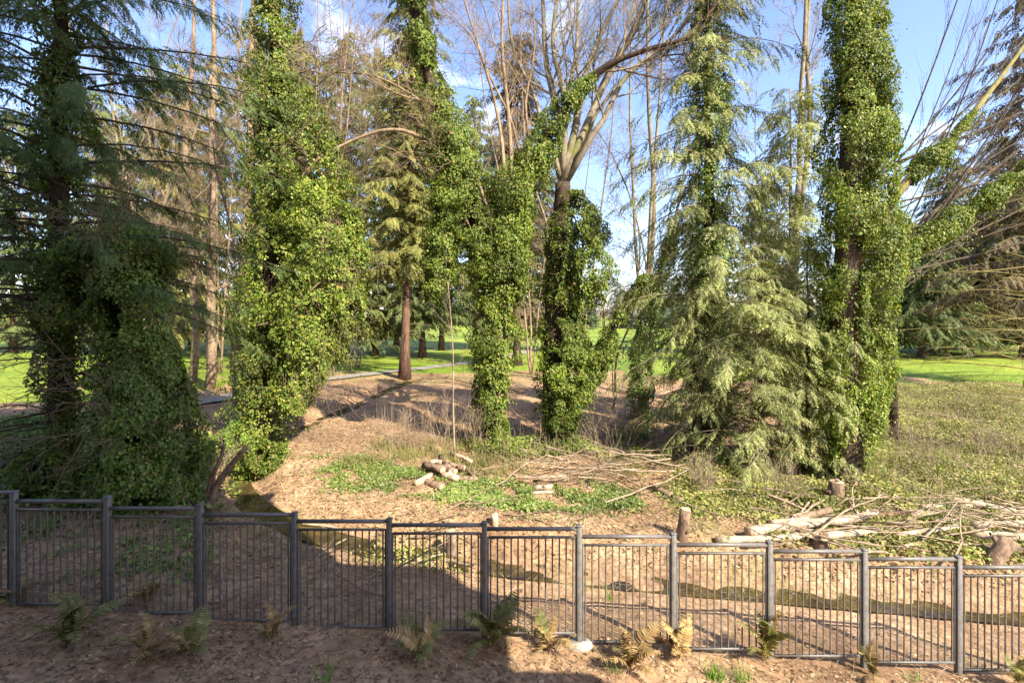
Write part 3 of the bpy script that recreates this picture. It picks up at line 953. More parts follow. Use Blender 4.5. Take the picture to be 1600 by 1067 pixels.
# --- slim multi-stemmed tree
g = r_(24)
base = g3(1000, 655); D = base[1]
tF = thing('slim_bare_tree', 'slim bare many stemmed tree with ivy round its foot, between two bigger trees', 'tree', base)
m_ = MB(); tw = []
stems = [([(1003, 560), (1015, 430), (1022, 300), (1012, 150), (1008, -40)], .17), ([(1006, 540), (1035, 420), (1060, 320), (1078, 200)], .12),
         ([(1004, 500), (990, 350), (985, 200), (988, -30)], .10), ([(1010, 480), (1018, 300), (1030, 150), (1040, -30)], .11), ([(1012, 450), (995, 330), (960, 250), (930, 190)], .05)]
for pts, r0 in stems:
    q = wobble([base - [0, 0, .3]] + pl(D, *pts), 14, .06, g)
    tube(m_, q, np.linspace(r0, r0 * .3, 14), 7)
    branch_off(m_, tw, q, 4.0, r0 * .6, 1, 3, g, .06, .8, 8, .5, .15, 8, .6, .006, .3)
    flush_twigs(m_, tw, g); m_.build('trunk', M['bark_pale'], tF, True); m_ = MB(); tw = []
m_ = MB(); q = spline([base] + pl(D, (1003, 560), (1015, 430)), 8)
ivy_on(m_, q, np.linspace(.62, .38, 8), 4800, .12, g, seed=61)
q = spline(pl(D, (1008, 530), (1035, 430), (1055, 350)), 6)
ivy_on(m_, q, [.4, .4, .42, .42, .35, .25], 2500, .12, g, seed=62)
m_.build('ivy', M['ivy_shaded'], tF)

# --- big ivy column on the right
g = r_(25)
base = g3(1322, 758); D = base[1]
tH = thing('ivy_column_tree', 'massive ivy column of a tree with a bare strip down its trunk, right of centre', 'tree', base)
trk = wobble([base - [0, 0, .3]] + pl(D, (1320, 640), (1320, 500), (1327, 330), (1334, 150), (1338, -60), (1340, -220)), 26, .03, g)
m_ = MB(); tube(m_, trk, np.linspace(.36, .20, 26) * (1 + .5 * np.exp(-np.arange(26) / 1.2)), 12, True, .14, 8); m_.build('trunk', M['bark_dark'], tH, True)
def strip(P, d, r):
    front = d[:, 1] < -.2
    lowz = P[:, 2] < 6.6
    k = front & lowz & (np.abs(P[:, 0] - np.interp(P[:, 2], trk[:, 2], trk[:, 0]) + .04) < .09 + .12 * noise3(P, 1.3, 70)) & (r.random(len(P)) < .93)
    return ~k
m_ = MB()
ivy_on(m_, trk, np.interp(np.arange(26), [0, 2, 6, 12, 19, 25], [.40, .60, .74, .80, .82, .72]), 22000, .105, g, seed=71, gapfn=strip, thick=.6)
side = spline(pl(D, (1358, 680), (1368, 560), (1368, 420), (1372, 280), (1364, 150), (1360, 20)), 14)
ivy_on(m_, side, np.interp(np.arange(14), [0, 2, 6, 10, 13], [.35, .52, .62, .60, .45]), 10500, .105, g, seed=72)
m_.build('ivy', M['ivy_sunny'], tH)
m_ = MB(); tw = []
l1 = wobble(pl(D, (1335, 420), (1385, 330), (1425, 275), (1470, 240), (1520, 180), (1580, 100, D+.5), (1640, 20, D+1)), 14, .03, g)
l2 = wobble(pl(D, (1335, 470), (1400, 410), (1455, 372), (1530, 318), (1610, 265), (1720, 200)), 14, .03, g)
tube(m_, l1, np.linspace(.15, .04, 14), 7)
branch_off(m_, tw, l1, 4.2, .035, 1, 2, g, .10, .4, 7, .55, .06, 6, .7, .005, .35)
flush_twigs(m_, tw, g); m_.build('limb', M['twig_mossy'], tH, True); m_ = MB(); tw = []; tube(m_, l2, np.linspace(.16, .07, 14), 7)
branch_off(m_, tw, l2, 3.5, .03, 1, 2, g, .10, .5, 6, .55, .08, 6, .6, .005, .3)
flush_twigs(m_, tw, g); m_.build('limb', M['twig_mossy'], tH, True)
tw = []; shag(tw, trk, .8, 160, g); shag(tw, l1, .2, 20, g); shag(tw, l2, .25, 25, g)
m_ = MB(); flush_twigs(m_, tw, g); tag(m_.build('dead_stems', M['twig'], tH, True), kind='stuff')
m_ = MB()
ivy_on(m_, l1[4:10], [.25, .30, .30, .24, .16, .05], 2000, .10, g, seed=73)
ivy_on(m_, l2[2:], np.interp(np.arange(12), [0, 3, 8, 11], [.38, .36, .34, .32]), 5000, .10, g, seed=74)
m_.build('limb_ivy', M['ivy'], tH)

# --- dark ivy-draped snag, far left foreground
g = r_(26)
base = g3(205, 790); D = base[1]
tB = thing('ivy_snag', 'broken snag buried in dark shaded ivy just behind the left fence', 'tree', base)
trk = wobble([base - [0, 0, .3]] + pl(D, (205, 640), (190, 500), (170, 400)), 12, .05, g)
m_ = MB(); tube(m_, trk, np.linspace(.24, .14, 12), 9, True, .15, 9); m_.build('trunk', M['bark_dark'], tB, True)
m_ = MB()
for pts, rad, n in (([(225, 780), (225, 690), (215, 590), (205, 500), (190, 400), (180, 360)], [.7, .95, .75, .7, 1.15, .5], 13500),
                    ([(270, 780), (275, 700), (262, 600), (240, 520)], [.4, .55, .5, .3], 3500),
                    ([(90, 430), (140, 410), (200, 415), (250, 430)], [.4, .6, .75, .5], 4200),
                    ([(60, 500), (90, 490), (130, 470)], [.35, .4, .4], 1300)):
    q = spline(pl(D, *pts), 12)
    ivy_on(m_, q, np.interp(np.linspace(0, len(rad) - 1, 12), range(len(rad)), rad), n, .115, g, seed=81 + len(pts))
m_.build('ivy', M['ivy_shaded'], tB)
m_ = MB(); tw = []
for q in range(26):
    a = g.uniform(-3.2, .1); c = trk[g.integers(1, 12)]
    m_ = MB(); tw = []; grow(m_, tw, c, (math.cos(a), math.sin(a) * .7, g.uniform(0, .8)), g.uniform(1.0, 2.6), .018, 1, 2, g, .0, .7, 5, .6, .15, 7, .5, .004)
    flush_twigs(m_, tw, g); m_.build('limb', M['twig'], tB, True)

# --- dark cedar in the left corner
g = r_(27)
base = np.array([w(95, 0, 10.8)[0], 10.8, 0]); base[2] = zt(base[0], base[1])
tA = thing('dark_cedar', 'tall dark cedar in the left corner with drooping boughs and ivy on its trunk', 'tree', base)
tk, br, cr, path = conifer_parts(base, 17, 4.2, 5.2, 150, g, LACE, .46, 15.0, .26, .34, .22, .75, Lmin=2.8, power=.6, dead=60)
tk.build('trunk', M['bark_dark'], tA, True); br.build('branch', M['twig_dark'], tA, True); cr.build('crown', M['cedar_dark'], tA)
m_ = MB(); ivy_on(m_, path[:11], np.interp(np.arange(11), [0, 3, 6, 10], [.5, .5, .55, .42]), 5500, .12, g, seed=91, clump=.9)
m_.build('ivy', M['ivy_shaded'], tA)

# --- lacy cedars right of centre
g = r_(28)
base = np.array([w(1108, 0, 15.4)[0], 15.4, 0]); base[2] = zt(base[0], base[1])
tG = thing('ivy_cedar', 'tall cedar with silvery drooping boughs and ivy up its trunk, right of centre', 'tree', base)
tk, br, cr, path = conifer_parts(base, 19, 3.0, 3.1, 135, g, LACE, .85, 7.0, .26, .42, .16, .6, Lmin=1.7, lean=(-.004, 0), irregular=True)
tk.build('trunk', M['bark_dark'], tG, True); br.build('branch', M['twig'], tG, True); cr.build('crown', M['cedar'], tG)
m_ = MB(); ivy_on(m_, path, np.interp(np.arange(14), [0, 3, 8, 12], [.6, .7, .65, .5]), 8000, .12, g, seed=92)
m_.build('ivy', M['ivy_shaded'], tG)
g = r_(29)
base = g3(1188, 738)
tG2 = thing('feathery_cedar', 'pale feathery young cedar with boughs sweeping down to the ground', 'tree', base)
tk, br, cr, path = conifer_parts(base, 6.2, .3, 2.7, 95, g, LACE, .60, 9.0, .11, .30, .26, .38, Lmin=.7, power=.7, irregular=True)
tk.build('trunk', M['bark_fir'], tG2, True); br.build('branch', M['twig'], tG2, True); cr.build('crown', M['cedar'], tG2)
g = r_(30)
base = g3(1235, 690)
tG3 = thing('feathery_cedar', 'taller pale cedar just left of the big ivy column, behind the young cedar', 'tree', base)
tk, br, cr, path = conifer_parts(base, 13, 1.0, 2.8, 130, g, LACE, .85, 7.0, .12, .4, .2, .5, Lmin=1.0, power=.6, irregular=True)
tk.build('trunk', M['bark_pale'], tG3, True); br.build('branch', M['twig'], tG3, True); cr.build('crown', M['cedar'], tG3)

g = r_(33)
base = g3(1085, 722)
tG4 = thing('feathery_cedar', 'small olive young cedar left of the larger feathery young cedar', 'tree', base)
tk, br, cr, path = conifer_parts(base, 5.4, .3, 2.2, 80, g, LACE, .62, 8.0, .08, .42, .22, .65, Lmin=.5, power=.7, irregular=True)
tk.build('trunk', M['bark_fir'], tG4, True); br.build('branch', M['twig'], tG4, True); cr.build('crown', M['cedar'], tG4)
g = r_(34)
base = g3(1262, 742)
tG5 = thing('feathery_cedar', 'small feathery cedar pressed against the left of the big ivy column', 'tree', base)
tk, br, cr, path = conifer_parts(base, 7.0, .3, 1.9, 90, g, LACE, .60, 8.0, .08, .42, .22, .65, Lmin=.5, power=.7, irregular=True)
tk.build('trunk', M['bark_fir'], tG5, True); br.build('branch', M['twig'], tG5, True); cr.build('crown', M['cedar'], tG5)

# ------------------------------------------------------------------ bare trees
def bare_tree(name, label, base, stems, D, seed, mat, kids=8, up=.1, ang=.7, tl=.7, grp=None, L=5.0, wig=.14, first=None):
    g = r_(seed)
    t = thing(name, label, 'tree', base, grp)
    for pts, r0 in stems:
        m_ = MB(); tw = []
        q = wobble([base - [0, 0, .3]] + pl(D, *pts), 16, .24, g)
        tube(m_, q, np.linspace(r0, r0 * .3, 16), 8, True, .08, seed)
        branch_off(m_, tw, q, L, r0 * .6, 1, 3, g, up, ang, kids, .5, wig, 10, tl * .75, .006, .25)
        flush_twigs(m_, tw, g)
        m_.build('trunk', mat, t, True)
    return t
b = g3(1242, 655)
bare_tree('twin_bare_tree', 'bare tree with two straight parallel stems left of the big ivy column', b,
          [([(1243, 450), (1252, 250), (1254, 80), (1256, -80)], .17), ([(1247, 450), (1262, 260), (1268, 80), (1270, -80)], .17)], b[1], 101, M['bark_pale'], 8, .08, .75)
b = g3(1398, 700)
gg = r_(5)
t = thing('whippy_bare_tree', 'bare tree of long whippy shoots fanning up to the right, behind the ivy column', 'tree', b)
m_ = MB(); tube(m_, wobble([b - [0, 0, .3]] + pl(b[1], (1392, 560), (1385, 420), (1392, 300)), 12, .04, gg), np.linspace(.15, .09, 12), 8, True, .1, 3)
m_.build('trunk', M['bark_dark'], t, True)
for k in range(28):
    a = .20 + 1.05 * (k + gg.random()) / 28
    s0 = gg.uniform(250, 470); x0 = 1388 + gg.uniform(-4, 10); ln = gg.uniform(420, 620)
    dq = gg.uniform(-2.5, 2.0)
    q = wobble(pl(b[1], (x0, s0), (x0 + math.cos(a) * ln * .33, s0 - math.sin(a) * ln * .30, b[1] + dq * .3), (x0 + math.cos(a) * ln * .66, s0 - math.sin(a) * ln * .66, b[1] + dq * .7), (x0 + math.cos(a) * ln, s0 - math.sin(a) * ln * 1.1, b[1] + dq)), 14, .03, gg)
    m_ = MB(); tw = []
    r0 = gg.uniform(.02, .05)
    tube(m_, q, np.linspace(r0, .006, 14), 5)
    branch_off(m_, tw, q, 3.6, .018, 1, 2, gg, .05, .30, 8, .6, .05, 7, .9, .0055, .2)
    flush_twigs(m_, tw, gg); m_.build('limb', M['twig_dark'], t, True)
b = np.array([w(1690, 0, 15.0)[0], 15.0, 0]); b[2] = zt(b[0], b[1])
t = thing('mossy_limbed_tree', 'tree just past the right edge reaching thin mossy horizontal limbs into view', 'tree', b)
m_ = MB(); q0 = wobble([b - [0, 0, .3], b + [0, 0, 4], b + [.2, 0, 9], b + [.1, .2, 15]], 14, .03, gg); tube(m_, q0, np.linspace(.3, .12, 14), 9, True, .1, 4)
m_.build('trunk', M['bark_fir'], t, True)
for k in range(22):
    zz = 1.9 + 4.6 * k / 22 + gg.normal(0, .15)
    c = np.array([np.interp(zz, q0[:, 2] - b[2], q0[:, i]) for i in range(3)])
    ln = gg.uniform(3.2, 5.6); ay = gg.uniform(-.5, .55)
    e = c + np.array([-ln, ln * ay, gg.normal(.1, .45)])
    q = wobble([c, c * .66 + e * .34 + [0, 0, gg.normal(.12, .15)], c * .33 + e * .67 + [0, 0, gg.normal(.1, .15)], e], 14, .05, gg)
    m_ = MB(); tw = []
    tube(m_, q, np.linspace(.028, .008, 14), 5)
    branch_off(m_, tw, q, 1.8, .012, 1, 2, gg, .0, .8, 5, .55, .16, 7, .45, .0045, .3)
    flush_twigs(m_, tw, gg); m_.build('limb', M['twig_mossy'], t, True)
b = g3(375, 640)
bare_tree('pale_trunk_tree', 'pale straight trunked tree lit by sun, beside the path at left', b, [([(372, 500), (380, 380), (386, 300), (390, 150), (392, -80)], .26), ([(372, 520), (362, 400), (350, 300), (330, 180)], .08)], b[1], 103, M['bark_tan'], 10, .02, .9, .7)
b = g3(326, 608)
bare_tree('pale_trunk_tree', 'pale tall trunk with many thin bare twigs, left of a similar pale trunk', b, [([(325, 500), (330, 380), (326, 250), (330, 100), (332, -80)], .30)], b[1], 104, M['bark_tan'], 14, .0, 1.0, .8)
b = g3(300, 600)
bare_tree('pale_trunk_tree', 'slender pale trunk leaning at left, leftmost of the pale trunks', b, [([(303, 480), (300, 330), (292, 200), (300, 80), (310, -80)], .24), ([(300, 470), (262, 330), (240, 260), (232, 190)], .10)], b[1], 105, M['bark_tan'], 12, .03, .9, .8)
b = g3(215, 620)
bare_tree('dark_bare_tree', 'dim bare tree with crooked branches behind the shaded ivy snag', b, [([(220, 480), (235, 380), (265, 300), (300, 230), (330, 100)], .13), ([(218, 500), (205, 380), (190, 300), (180, 180), (160, 40)], .12), ([(225, 420), (290, 330), (340, 270), (380, 160)], .08)], b[1], 106, M['twig'], 11, .03, .8, .8)
b = g3(955, 640)
bare_tree('thin_bare_tree', 'thin dark bare tree with side branches against the sky, right of the fan topped tree', b, [([(965, 560), (985, 480), (995, 380), (975, 300), (955, 240)], .06), ([(960, 560), (940, 480), (925, 430)], .03)], b[1], 107, M['twig'], 10, .0, .9, .7)

gg = r_(6)
for i, (px, py, hx, lab, mt) in enumerate([(450, 592, 40, 'grey brown bare tree behind the left centre ivy tree', 'bark_tan'), (520, 590, -30, 'twiggy bare tree at the lawn edge, left of the red trunked fir', 'bark_tan'),
                                   (905, 600, 30, 'bare tree behind the fan topped tree at the lawn edge', 'twig'), (1180, 600, -20, 'bare tree behind the pale feathery cedars', 'bark_pale'),
                                   
                                   (560, 575, 30, 'tan bare tree beyond the footpath at left', 'bark_tan'), (85, 620, 60, 'dim bare tree behind the dark cedar', 'twig'), (480, 620, 30, 'tan twiggy bare tree close behind the left centre ivy tree', 'bark_tan'), (345, 585, -25, 'tan bare tree between the pale straight trunks', 'bark_tan'), (830, 585, -20, 'tan bare tree behind the gap between central trunks', 'bark_tan'), (250, 590, -20, 'dim bare tree near the footpath at left', 'twig')]):
    b = g3(px, py)
    st = []
    for k in range(3):
        dx = hx * 1.5 * (k - .8) + gg.uniform(-45, 45)
        st.append(([(px + dx * .2, py - 110), (px + dx * .7, py - 260), (px + dx * 1.3, py - 400), (px + dx * 1.7, py - 560), (px + dx * 2.6, py - 800)], gg.uniform(.035, .085)))
    bare_tree('bare_tree', lab, b, st, b[1], 120 + i, M[mt], 9, .05, .75, .9, None, 5.5)

# ------------------------------------------------------------------ background conifers
def conifer(name, label, base, seed, H, z0, Lmax, nb, tmpl, ssize, sps, tr, mt, mf, grp=None, **kw):
    g = r_(seed)
    t = thing(name, label, 'tree', base, grp)
    tk, br, cr, path = conifer_parts(base, H, z0, Lmax, nb, g, tmpl, ssize, sps, tr, **kw)
    tk.build('trunk', M[mt], t, True); br.build('branch', M['twig'], t, True); cr.build('crown', M[mf], t)
    return t
b = g3(632, 592)
conifer('red_trunk_fir', 'tall fir with a bare leaning red brown trunk at the lawn edge', b, 201, 34, 6.8, 4.8, 170, FIR, 1.25, 6.2, .30, 'bark_red', 'fir_sunlit', lean=(.018, 0), droop=.3, dead=14, hang=.75, inner=.02)
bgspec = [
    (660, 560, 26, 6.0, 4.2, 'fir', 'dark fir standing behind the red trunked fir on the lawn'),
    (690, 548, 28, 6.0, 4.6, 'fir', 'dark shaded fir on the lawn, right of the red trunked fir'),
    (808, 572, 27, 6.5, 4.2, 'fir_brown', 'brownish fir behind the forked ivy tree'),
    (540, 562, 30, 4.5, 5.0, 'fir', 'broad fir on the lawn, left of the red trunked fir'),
    (585, 556, 31, 5.0, 4.4, 'fir_sunlit', 'sunlit yellowish fir behind the bare pale limb'),
    (470, 566, 29, 5.0, 5.0, 'fir_sunlit', 'sunlit fir behind the left centre ivy tree'),
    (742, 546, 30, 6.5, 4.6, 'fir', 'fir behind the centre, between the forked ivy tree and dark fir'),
    (395, 560, 32, 6.0, 4.6, 'fir_sunlit', 'golden lit fir behind the pale trunks'),
    (275, 562, 27, 5.0, 4.5, 'fir_sunlit', 'sunlit yellow green fir behind the leftmost pale trunk'),
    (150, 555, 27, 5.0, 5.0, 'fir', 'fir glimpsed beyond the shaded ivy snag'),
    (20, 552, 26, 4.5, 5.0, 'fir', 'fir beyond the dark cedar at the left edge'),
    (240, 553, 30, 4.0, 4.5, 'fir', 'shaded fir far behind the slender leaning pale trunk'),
    (335, 550, 33, 4.5, 4.5, 'fir_sunlit', 'sunlit golden fir far behind the two straight pale trunks'),
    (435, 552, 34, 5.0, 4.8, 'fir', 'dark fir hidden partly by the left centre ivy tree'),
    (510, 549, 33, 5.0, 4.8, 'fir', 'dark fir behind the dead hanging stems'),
    (620, 546, 32, 4.5, 4.6, 'fir_sunlit', 'sunlit yellowish fir far behind the red trunked fir'),
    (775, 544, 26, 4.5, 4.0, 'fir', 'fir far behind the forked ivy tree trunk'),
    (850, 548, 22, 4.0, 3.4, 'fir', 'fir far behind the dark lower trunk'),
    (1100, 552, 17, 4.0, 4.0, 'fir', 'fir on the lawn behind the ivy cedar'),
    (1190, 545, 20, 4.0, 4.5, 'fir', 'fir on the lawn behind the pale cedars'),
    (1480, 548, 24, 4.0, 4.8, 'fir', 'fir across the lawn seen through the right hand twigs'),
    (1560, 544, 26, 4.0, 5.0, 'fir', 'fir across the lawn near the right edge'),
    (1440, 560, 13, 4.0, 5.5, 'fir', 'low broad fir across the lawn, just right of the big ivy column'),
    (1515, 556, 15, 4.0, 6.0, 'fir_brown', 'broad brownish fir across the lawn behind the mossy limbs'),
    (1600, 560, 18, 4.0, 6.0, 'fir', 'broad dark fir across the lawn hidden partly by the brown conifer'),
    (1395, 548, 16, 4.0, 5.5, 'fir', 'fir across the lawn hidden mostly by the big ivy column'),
    (300, 545, 30, 4.0, 5.0, 'fir_sunlit', 'sunlit fir far off between the pale trunks'),
    (190, 548, 28, 4.0, 5.0, 'fir_sunlit', 'sunlit fir far off behind the dim bare tree'),
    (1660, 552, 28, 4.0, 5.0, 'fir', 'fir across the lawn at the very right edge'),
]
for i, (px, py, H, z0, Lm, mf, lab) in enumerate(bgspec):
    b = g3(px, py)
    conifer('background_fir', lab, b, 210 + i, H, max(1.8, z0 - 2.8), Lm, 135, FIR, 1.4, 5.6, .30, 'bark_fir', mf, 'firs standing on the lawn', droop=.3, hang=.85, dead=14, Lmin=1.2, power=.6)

g = r_(31)
base = g3(1612, 606)
tI = thing('brown_conifer', 'brown drooping conifer at the right edge with bare mossy lower branches', 'tree', base)
tk, br, cr, path = conifer_parts(base, 24, 4.6, 6.4, 120, g, FIR, 1.05, 6.5, .24, droop=.25, rise=.05, hang=.85, dead=40, Lmin=1.5, irregular=True)
tk.build('trunk', M['bark_fir'], tI, True); br.build('branch', M['twig_mossy'], tI, True); cr.build('crown', M['fir_brown'], tI)

# off-frame firs to the right rear of nothing: omitted (nothing of them shows)

# ------------------------------------------------------------------ far tree line
def far_proto(kind, seed):
    g = r_(seed)
    t = thing('distant_tree', '', 'tree', (0, 0, 0), None, True)
    tk, br, cr = MB(), MB(), MB()
    if kind == 'fir':
        tk, br, cr, path = conifer_parts((0, 0, 0), 14, .5, 3.4, 75, g, FIR, 2.2, 3.4, .25, droop=.25, hang=.4, trunk_n=6)
        tk.build('trunk', M['bark_fir'], t, True); cr.build('crown', M['fir_far'], t)
    else:
        tube(tk, [(0, 0, -.3), (.1, 0, 3), (0, .1, 6)], [.3, .22, .1], 6)
        tw = []
        for q in range(10):
            a = g.uniform(0, 6.28); grow(br, tw, (0, 0, g.uniform(2, 5.5)), (math.cos(a), math.sin(a), 1.2), g.uniform(3, 5), .1, 0, 1, g, .1, .7, 7, .5, .15, 9, 1.0, .03)
        flush_twigs(br, tw, g)
        tk.build('trunk', M['bark_fir'], t, True); br.build('crown', M['twig_red'], t, True)
    return t
protos = [far_proto('fir', 301), far_proto('fir', 302), far_proto('bare', 303)]
g = r_(304)
spots = []
for px in list(np.arange(860, 1110, 9.0)) + list(np.arange(1110, 1640, 17.0)) + list(np.arange(-20, 860, 19.0)):
    D = g.uniform(135, 185)
    x = (px + g.normal(0, 4) - 800) / F * D
    spots.append((x, D, g.choice([0, 0, 1, 1, 2]), g.uniform(.55, 1.15)))
used = set()
labs = ['pointed evergreen in the far tree line across the lawn', 'pointed evergreen in the far tree line across the lawn', 'bare russet tree in the far tree line across the lawn']
grps = ['evergreens in the far tree line', 'evergreens in the far tree line', 'bare trees in the far tree line']
for x, D, k, sc in spots:
    o = protos[k] if k not in used else copy_tree(protos[k])
    used.add(k)
    o.location = (x, D, float(zt(x, D)))
    o.rotation_euler = (0, 0, g.uniform(0, 6.28))
    o.scale = (sc, sc, sc * g.uniform(.85, 1.1))
    tag(o, labs[k], 'tree', grps[k])

# pink blossom tree far left
b = g3(25, 548)
t = thing('blossom_tree', 'pink blossoming tree far off at the left edge', 'tree', b)
g = r_(305)
m_ = MB(); tw = []
for q in range(8):
    a = g.uniform(0, 6.28); grow(m_, tw, b, (math.cos(a) * .8, math.sin(a) * .8, 1), 4.5, .12, 0, 1, g, .05, .7, 6, .5, .15, 10, .8, .01)
flush_twigs(m_, tw, g); m_.build('trunk', M['bark_fir'], t, True)
P = np.array([c + d * L * g.uniform(.2, 1) for c, d, L, r in tw for _ in range(9)])
m_ = MB(); inst(m_, LEAF, P + g.normal(0, .15, P.shape), g.normal(0, 1, P.shape), g.normal(0, 1, P.shape), .16); m_.build('crown', M['blossom'], t)

# ------------------------------------------------------------------ logs, stumps
def log_obj(name, label, p0, p1, r, mat, group=None, taper=.85, seed=0, bend=.02):
    g = r_(seed)
    p0 = np.array(p0, float); p1 = np.array(p1, float)
    L = np.linalg.norm(p1 - p0)
    n = max(4, int(L / .25))
    s = np.linspace(0, 1, n)
    q = p0 + (p1 - p0) * s[:, None]
    q += np.sin(s * 3.14)[:, None] * g.normal(0, bend * L, 3) * np.array([1, 1, .3])
    o3 = tuple(float(v) for v in p0)
    m_ = MB(); tube(m_, q, np.linspace(r, r * taper, n), 10, True, .10, seed)
    nk = g.integers(0, 4)
    for k in range(nk):                       # branch stubs
        i = g.integers(1, n - 1) if n > 2 else 0
        a = g.normal(0, 1, 3); a[2] = abs(a[2]); a /= np.linalg.norm(a)
        tube(m_, [q[i], q[i] + a * r * 1.7], [r * .35, r * .28], 6)
    o = m_.build(name, M[mat], None, True, o3)
    o['_o'] = o3
    for e, sg in ((0, -1), (n - 1, 1)):
        T = q[1] - q[0] if e == 0 else q[-1] - q[-2]
        T = T / np.linalg.norm(T) * sg
        rr = (r if e == 0 else r * taper) * .93
        A = np.cross(T, [0, 0, 1.]) if abs(T[2]) < .9 else np.cross(T, [1., 0, 0])
        A /= np.linalg.norm(A); B = np.cross(T, A)
        th = np.arange(12) / 12 * 6.2832
        V = q[e] + T * .003 + (A * np.cos(th)[:, None] + B * np.sin(th)[:, None]) * rr
        V = np.vstack([V, V + T * .006 - (V - q[e] - T * .003) * .05])
        m2 = MB(); m2.add(V, [[k, (k+1) % 12, 12+(k+1) % 12, 12+k] for k in range(12)])
        m2.f.append(np.array([[12+k for k in range(12)]]))
        m2.build('cut_face', M['cut'], o)
    return tag(o, label, 'log', group)

def lay(px0, py0, px1, py1, r, lift=0.0):
    a = g3(px0, py0 + r * 30); b = g3(px1, py1 + r * 30)
    a[2] += r + lift; b[2] += r + lift
    return a, b
right_logs = [
    ((1120, 851, 1372, 833), .075, 'log', 0, 'longest pale log lying just behind the fence rail on the right bank'),
    ((1168, 842, 1325, 820), .10, 'log', .06, 'thick pale log lying on the longest log, right bank'),
    ((1230, 821, 1297, 808), .085, 'log_brown', .10, 'short brownish log at the back of the right hand log heap'),
    ((1322, 822, 1368, 808), .09, 'log', .05, 'short stout log end poking up in the middle of the right log heap'),
    ((1470, 783, 1585, 806), .09, 'log', .04, 'grey mossy log sloping down at the back right of the brush'),
    ((1424, 812, 1466, 807), .065, 'log', .04, 'short pale log in the brush, left of the sloping grey log'),
    ((1465, 820, 1520, 811), .06, 'log', .04, 'slim pale log in the brush below the sloping grey log'),
    ((1520, 829, 1640, 826), .08, 'log', .05, 'pale log running out of the right edge, upper of a pair'),
    ((1515, 840, 1640, 842), .10, 'log', .02, 'thick pale log running out of the right edge, lower of a pair'),
    ((1500, 856, 1640, 868), .07, 'log_brown', .0, 'brown log behind the leaning cut stump at right'),
    ((1582, 737, 1640, 733), .12, 'log', .05, 'pale log lying alone in the brambles at the right edge'),
    ((1400, 842, 1500, 828), .06, 'log', .03, 'slim pale log lying askew in the middle of the right bank brush'),
    ((1385, 826, 1440, 833), .05, 'log_brown', .06, 'thin brown log end just right of the longest log'),
    ((1440, 800, 1530, 796), .055, 'log', .08, 'slender log lying level behind the right bank brush'),
    ((1400, 862, 1470, 846), .05, 'log', .0, 'thin pale log nearest the fence in the right bank brush'),
    ((1545, 816, 1640, 812), .07, 'log', .06, 'pale log running out of the right edge above the upper of a pair'),
    ((1205, 832, 1262, 826), .06, 'log', .16, 'short pale log laid on top of the thick log, left end'),
    ((1160, 858, 1240, 852), .05, 'log_brown', .0, 'thin brown log at the left end of the right log heap'),
]
for i, (q, r, mt, lf, lab) in enumerate(right_logs):
    a, b = lay(*q, r, lf)
    log_obj('log', lab, a, b, r, mt, 'logs heaped on the right bank', seed=400 + i)
cent = [((650, 760, 673, 745), .085), ((662, 736, 692, 744), .095), ((688, 722, 701, 740), .085), ((704, 716, 737, 729), .06), ((710, 750, 742, 752), .075),
        ((724, 730, 744, 752), .055), ((692, 744, 716, 752), .09), ((656, 752, 690, 764), .085), ((680, 737, 712, 747), .09), ((672, 730, 702, 732), .075), ((700, 734, 726, 741), .08)]
for i, (q, r) in enumerate(cent):
    a, b = lay(*q, r, .10 if i in (1, 2, 3, 8, 9, 10) else .0)
    log_obj('firewood_log', 'short cut log in the small pile by the sapling', a, b, r, 'log_brown' if i % 3 else 'log', 'short logs in the small central pile', .93, 430 + i)
for i, (q, r, mt, lab) in enumerate([((840, 752, 888, 750), .085, 'log', 'short straight log lying on the ground ivy in the middle, beside brush'),
                                     ((833, 765, 863, 764), .07, 'log', 'pale short log just in front of the straight log, in the ivy'),
                                     ((824, 772, 864, 771), .04, 'log', 'thin pale log lowest of three lying in the ivy'),
                                     ((1016, 762, 1049, 778), .085, 'log_brown', 'brown log lying at the right end of the ground ivy'),
                                     ((1050, 780, 1067, 787), .085, 'log_brown', 'stubby brown log beside the tilted stump')]):
    a, b = lay(*q, r)
    log_obj('log', lab, a, b, r, mt, 'logs lying in the ground ivy', .95, 450 + i)

def stump(label, px, py, tpx, tpy, r, seed, mat='log_brown'):
    b = g3(px, py); top = w(tpx, tpy, b[1])
    o = log_obj('tree_stump', label, b - [0, 0, .15], top, r, mat, 'cut stumps on the bank', .9, seed, .0)
    o['category'] = 'stump'
stump('tall tilted cut stump on the bank edge behind the fence', 1064, 842, 1071, 795, .12, 461)
stump('leaning thick cut stump at the right edge of the log heap', 1540, 880, 1578, 844, .15, 462)
stump('low round cut stump among the pale logs', 1283, 858, 1282, 841, .15, 463)
stump('small stump at the foot of the ivy column', 1305, 785, 1307, 752, .18, 464)
stump('small pale stump above the ditch bank, behind the middle fence panels', 774, 822, 773, 803, .08, 465, 'log')
stump('root stump on the ditch bank behind the middle fence panel', 706, 868, 704, 829, .11, 466)

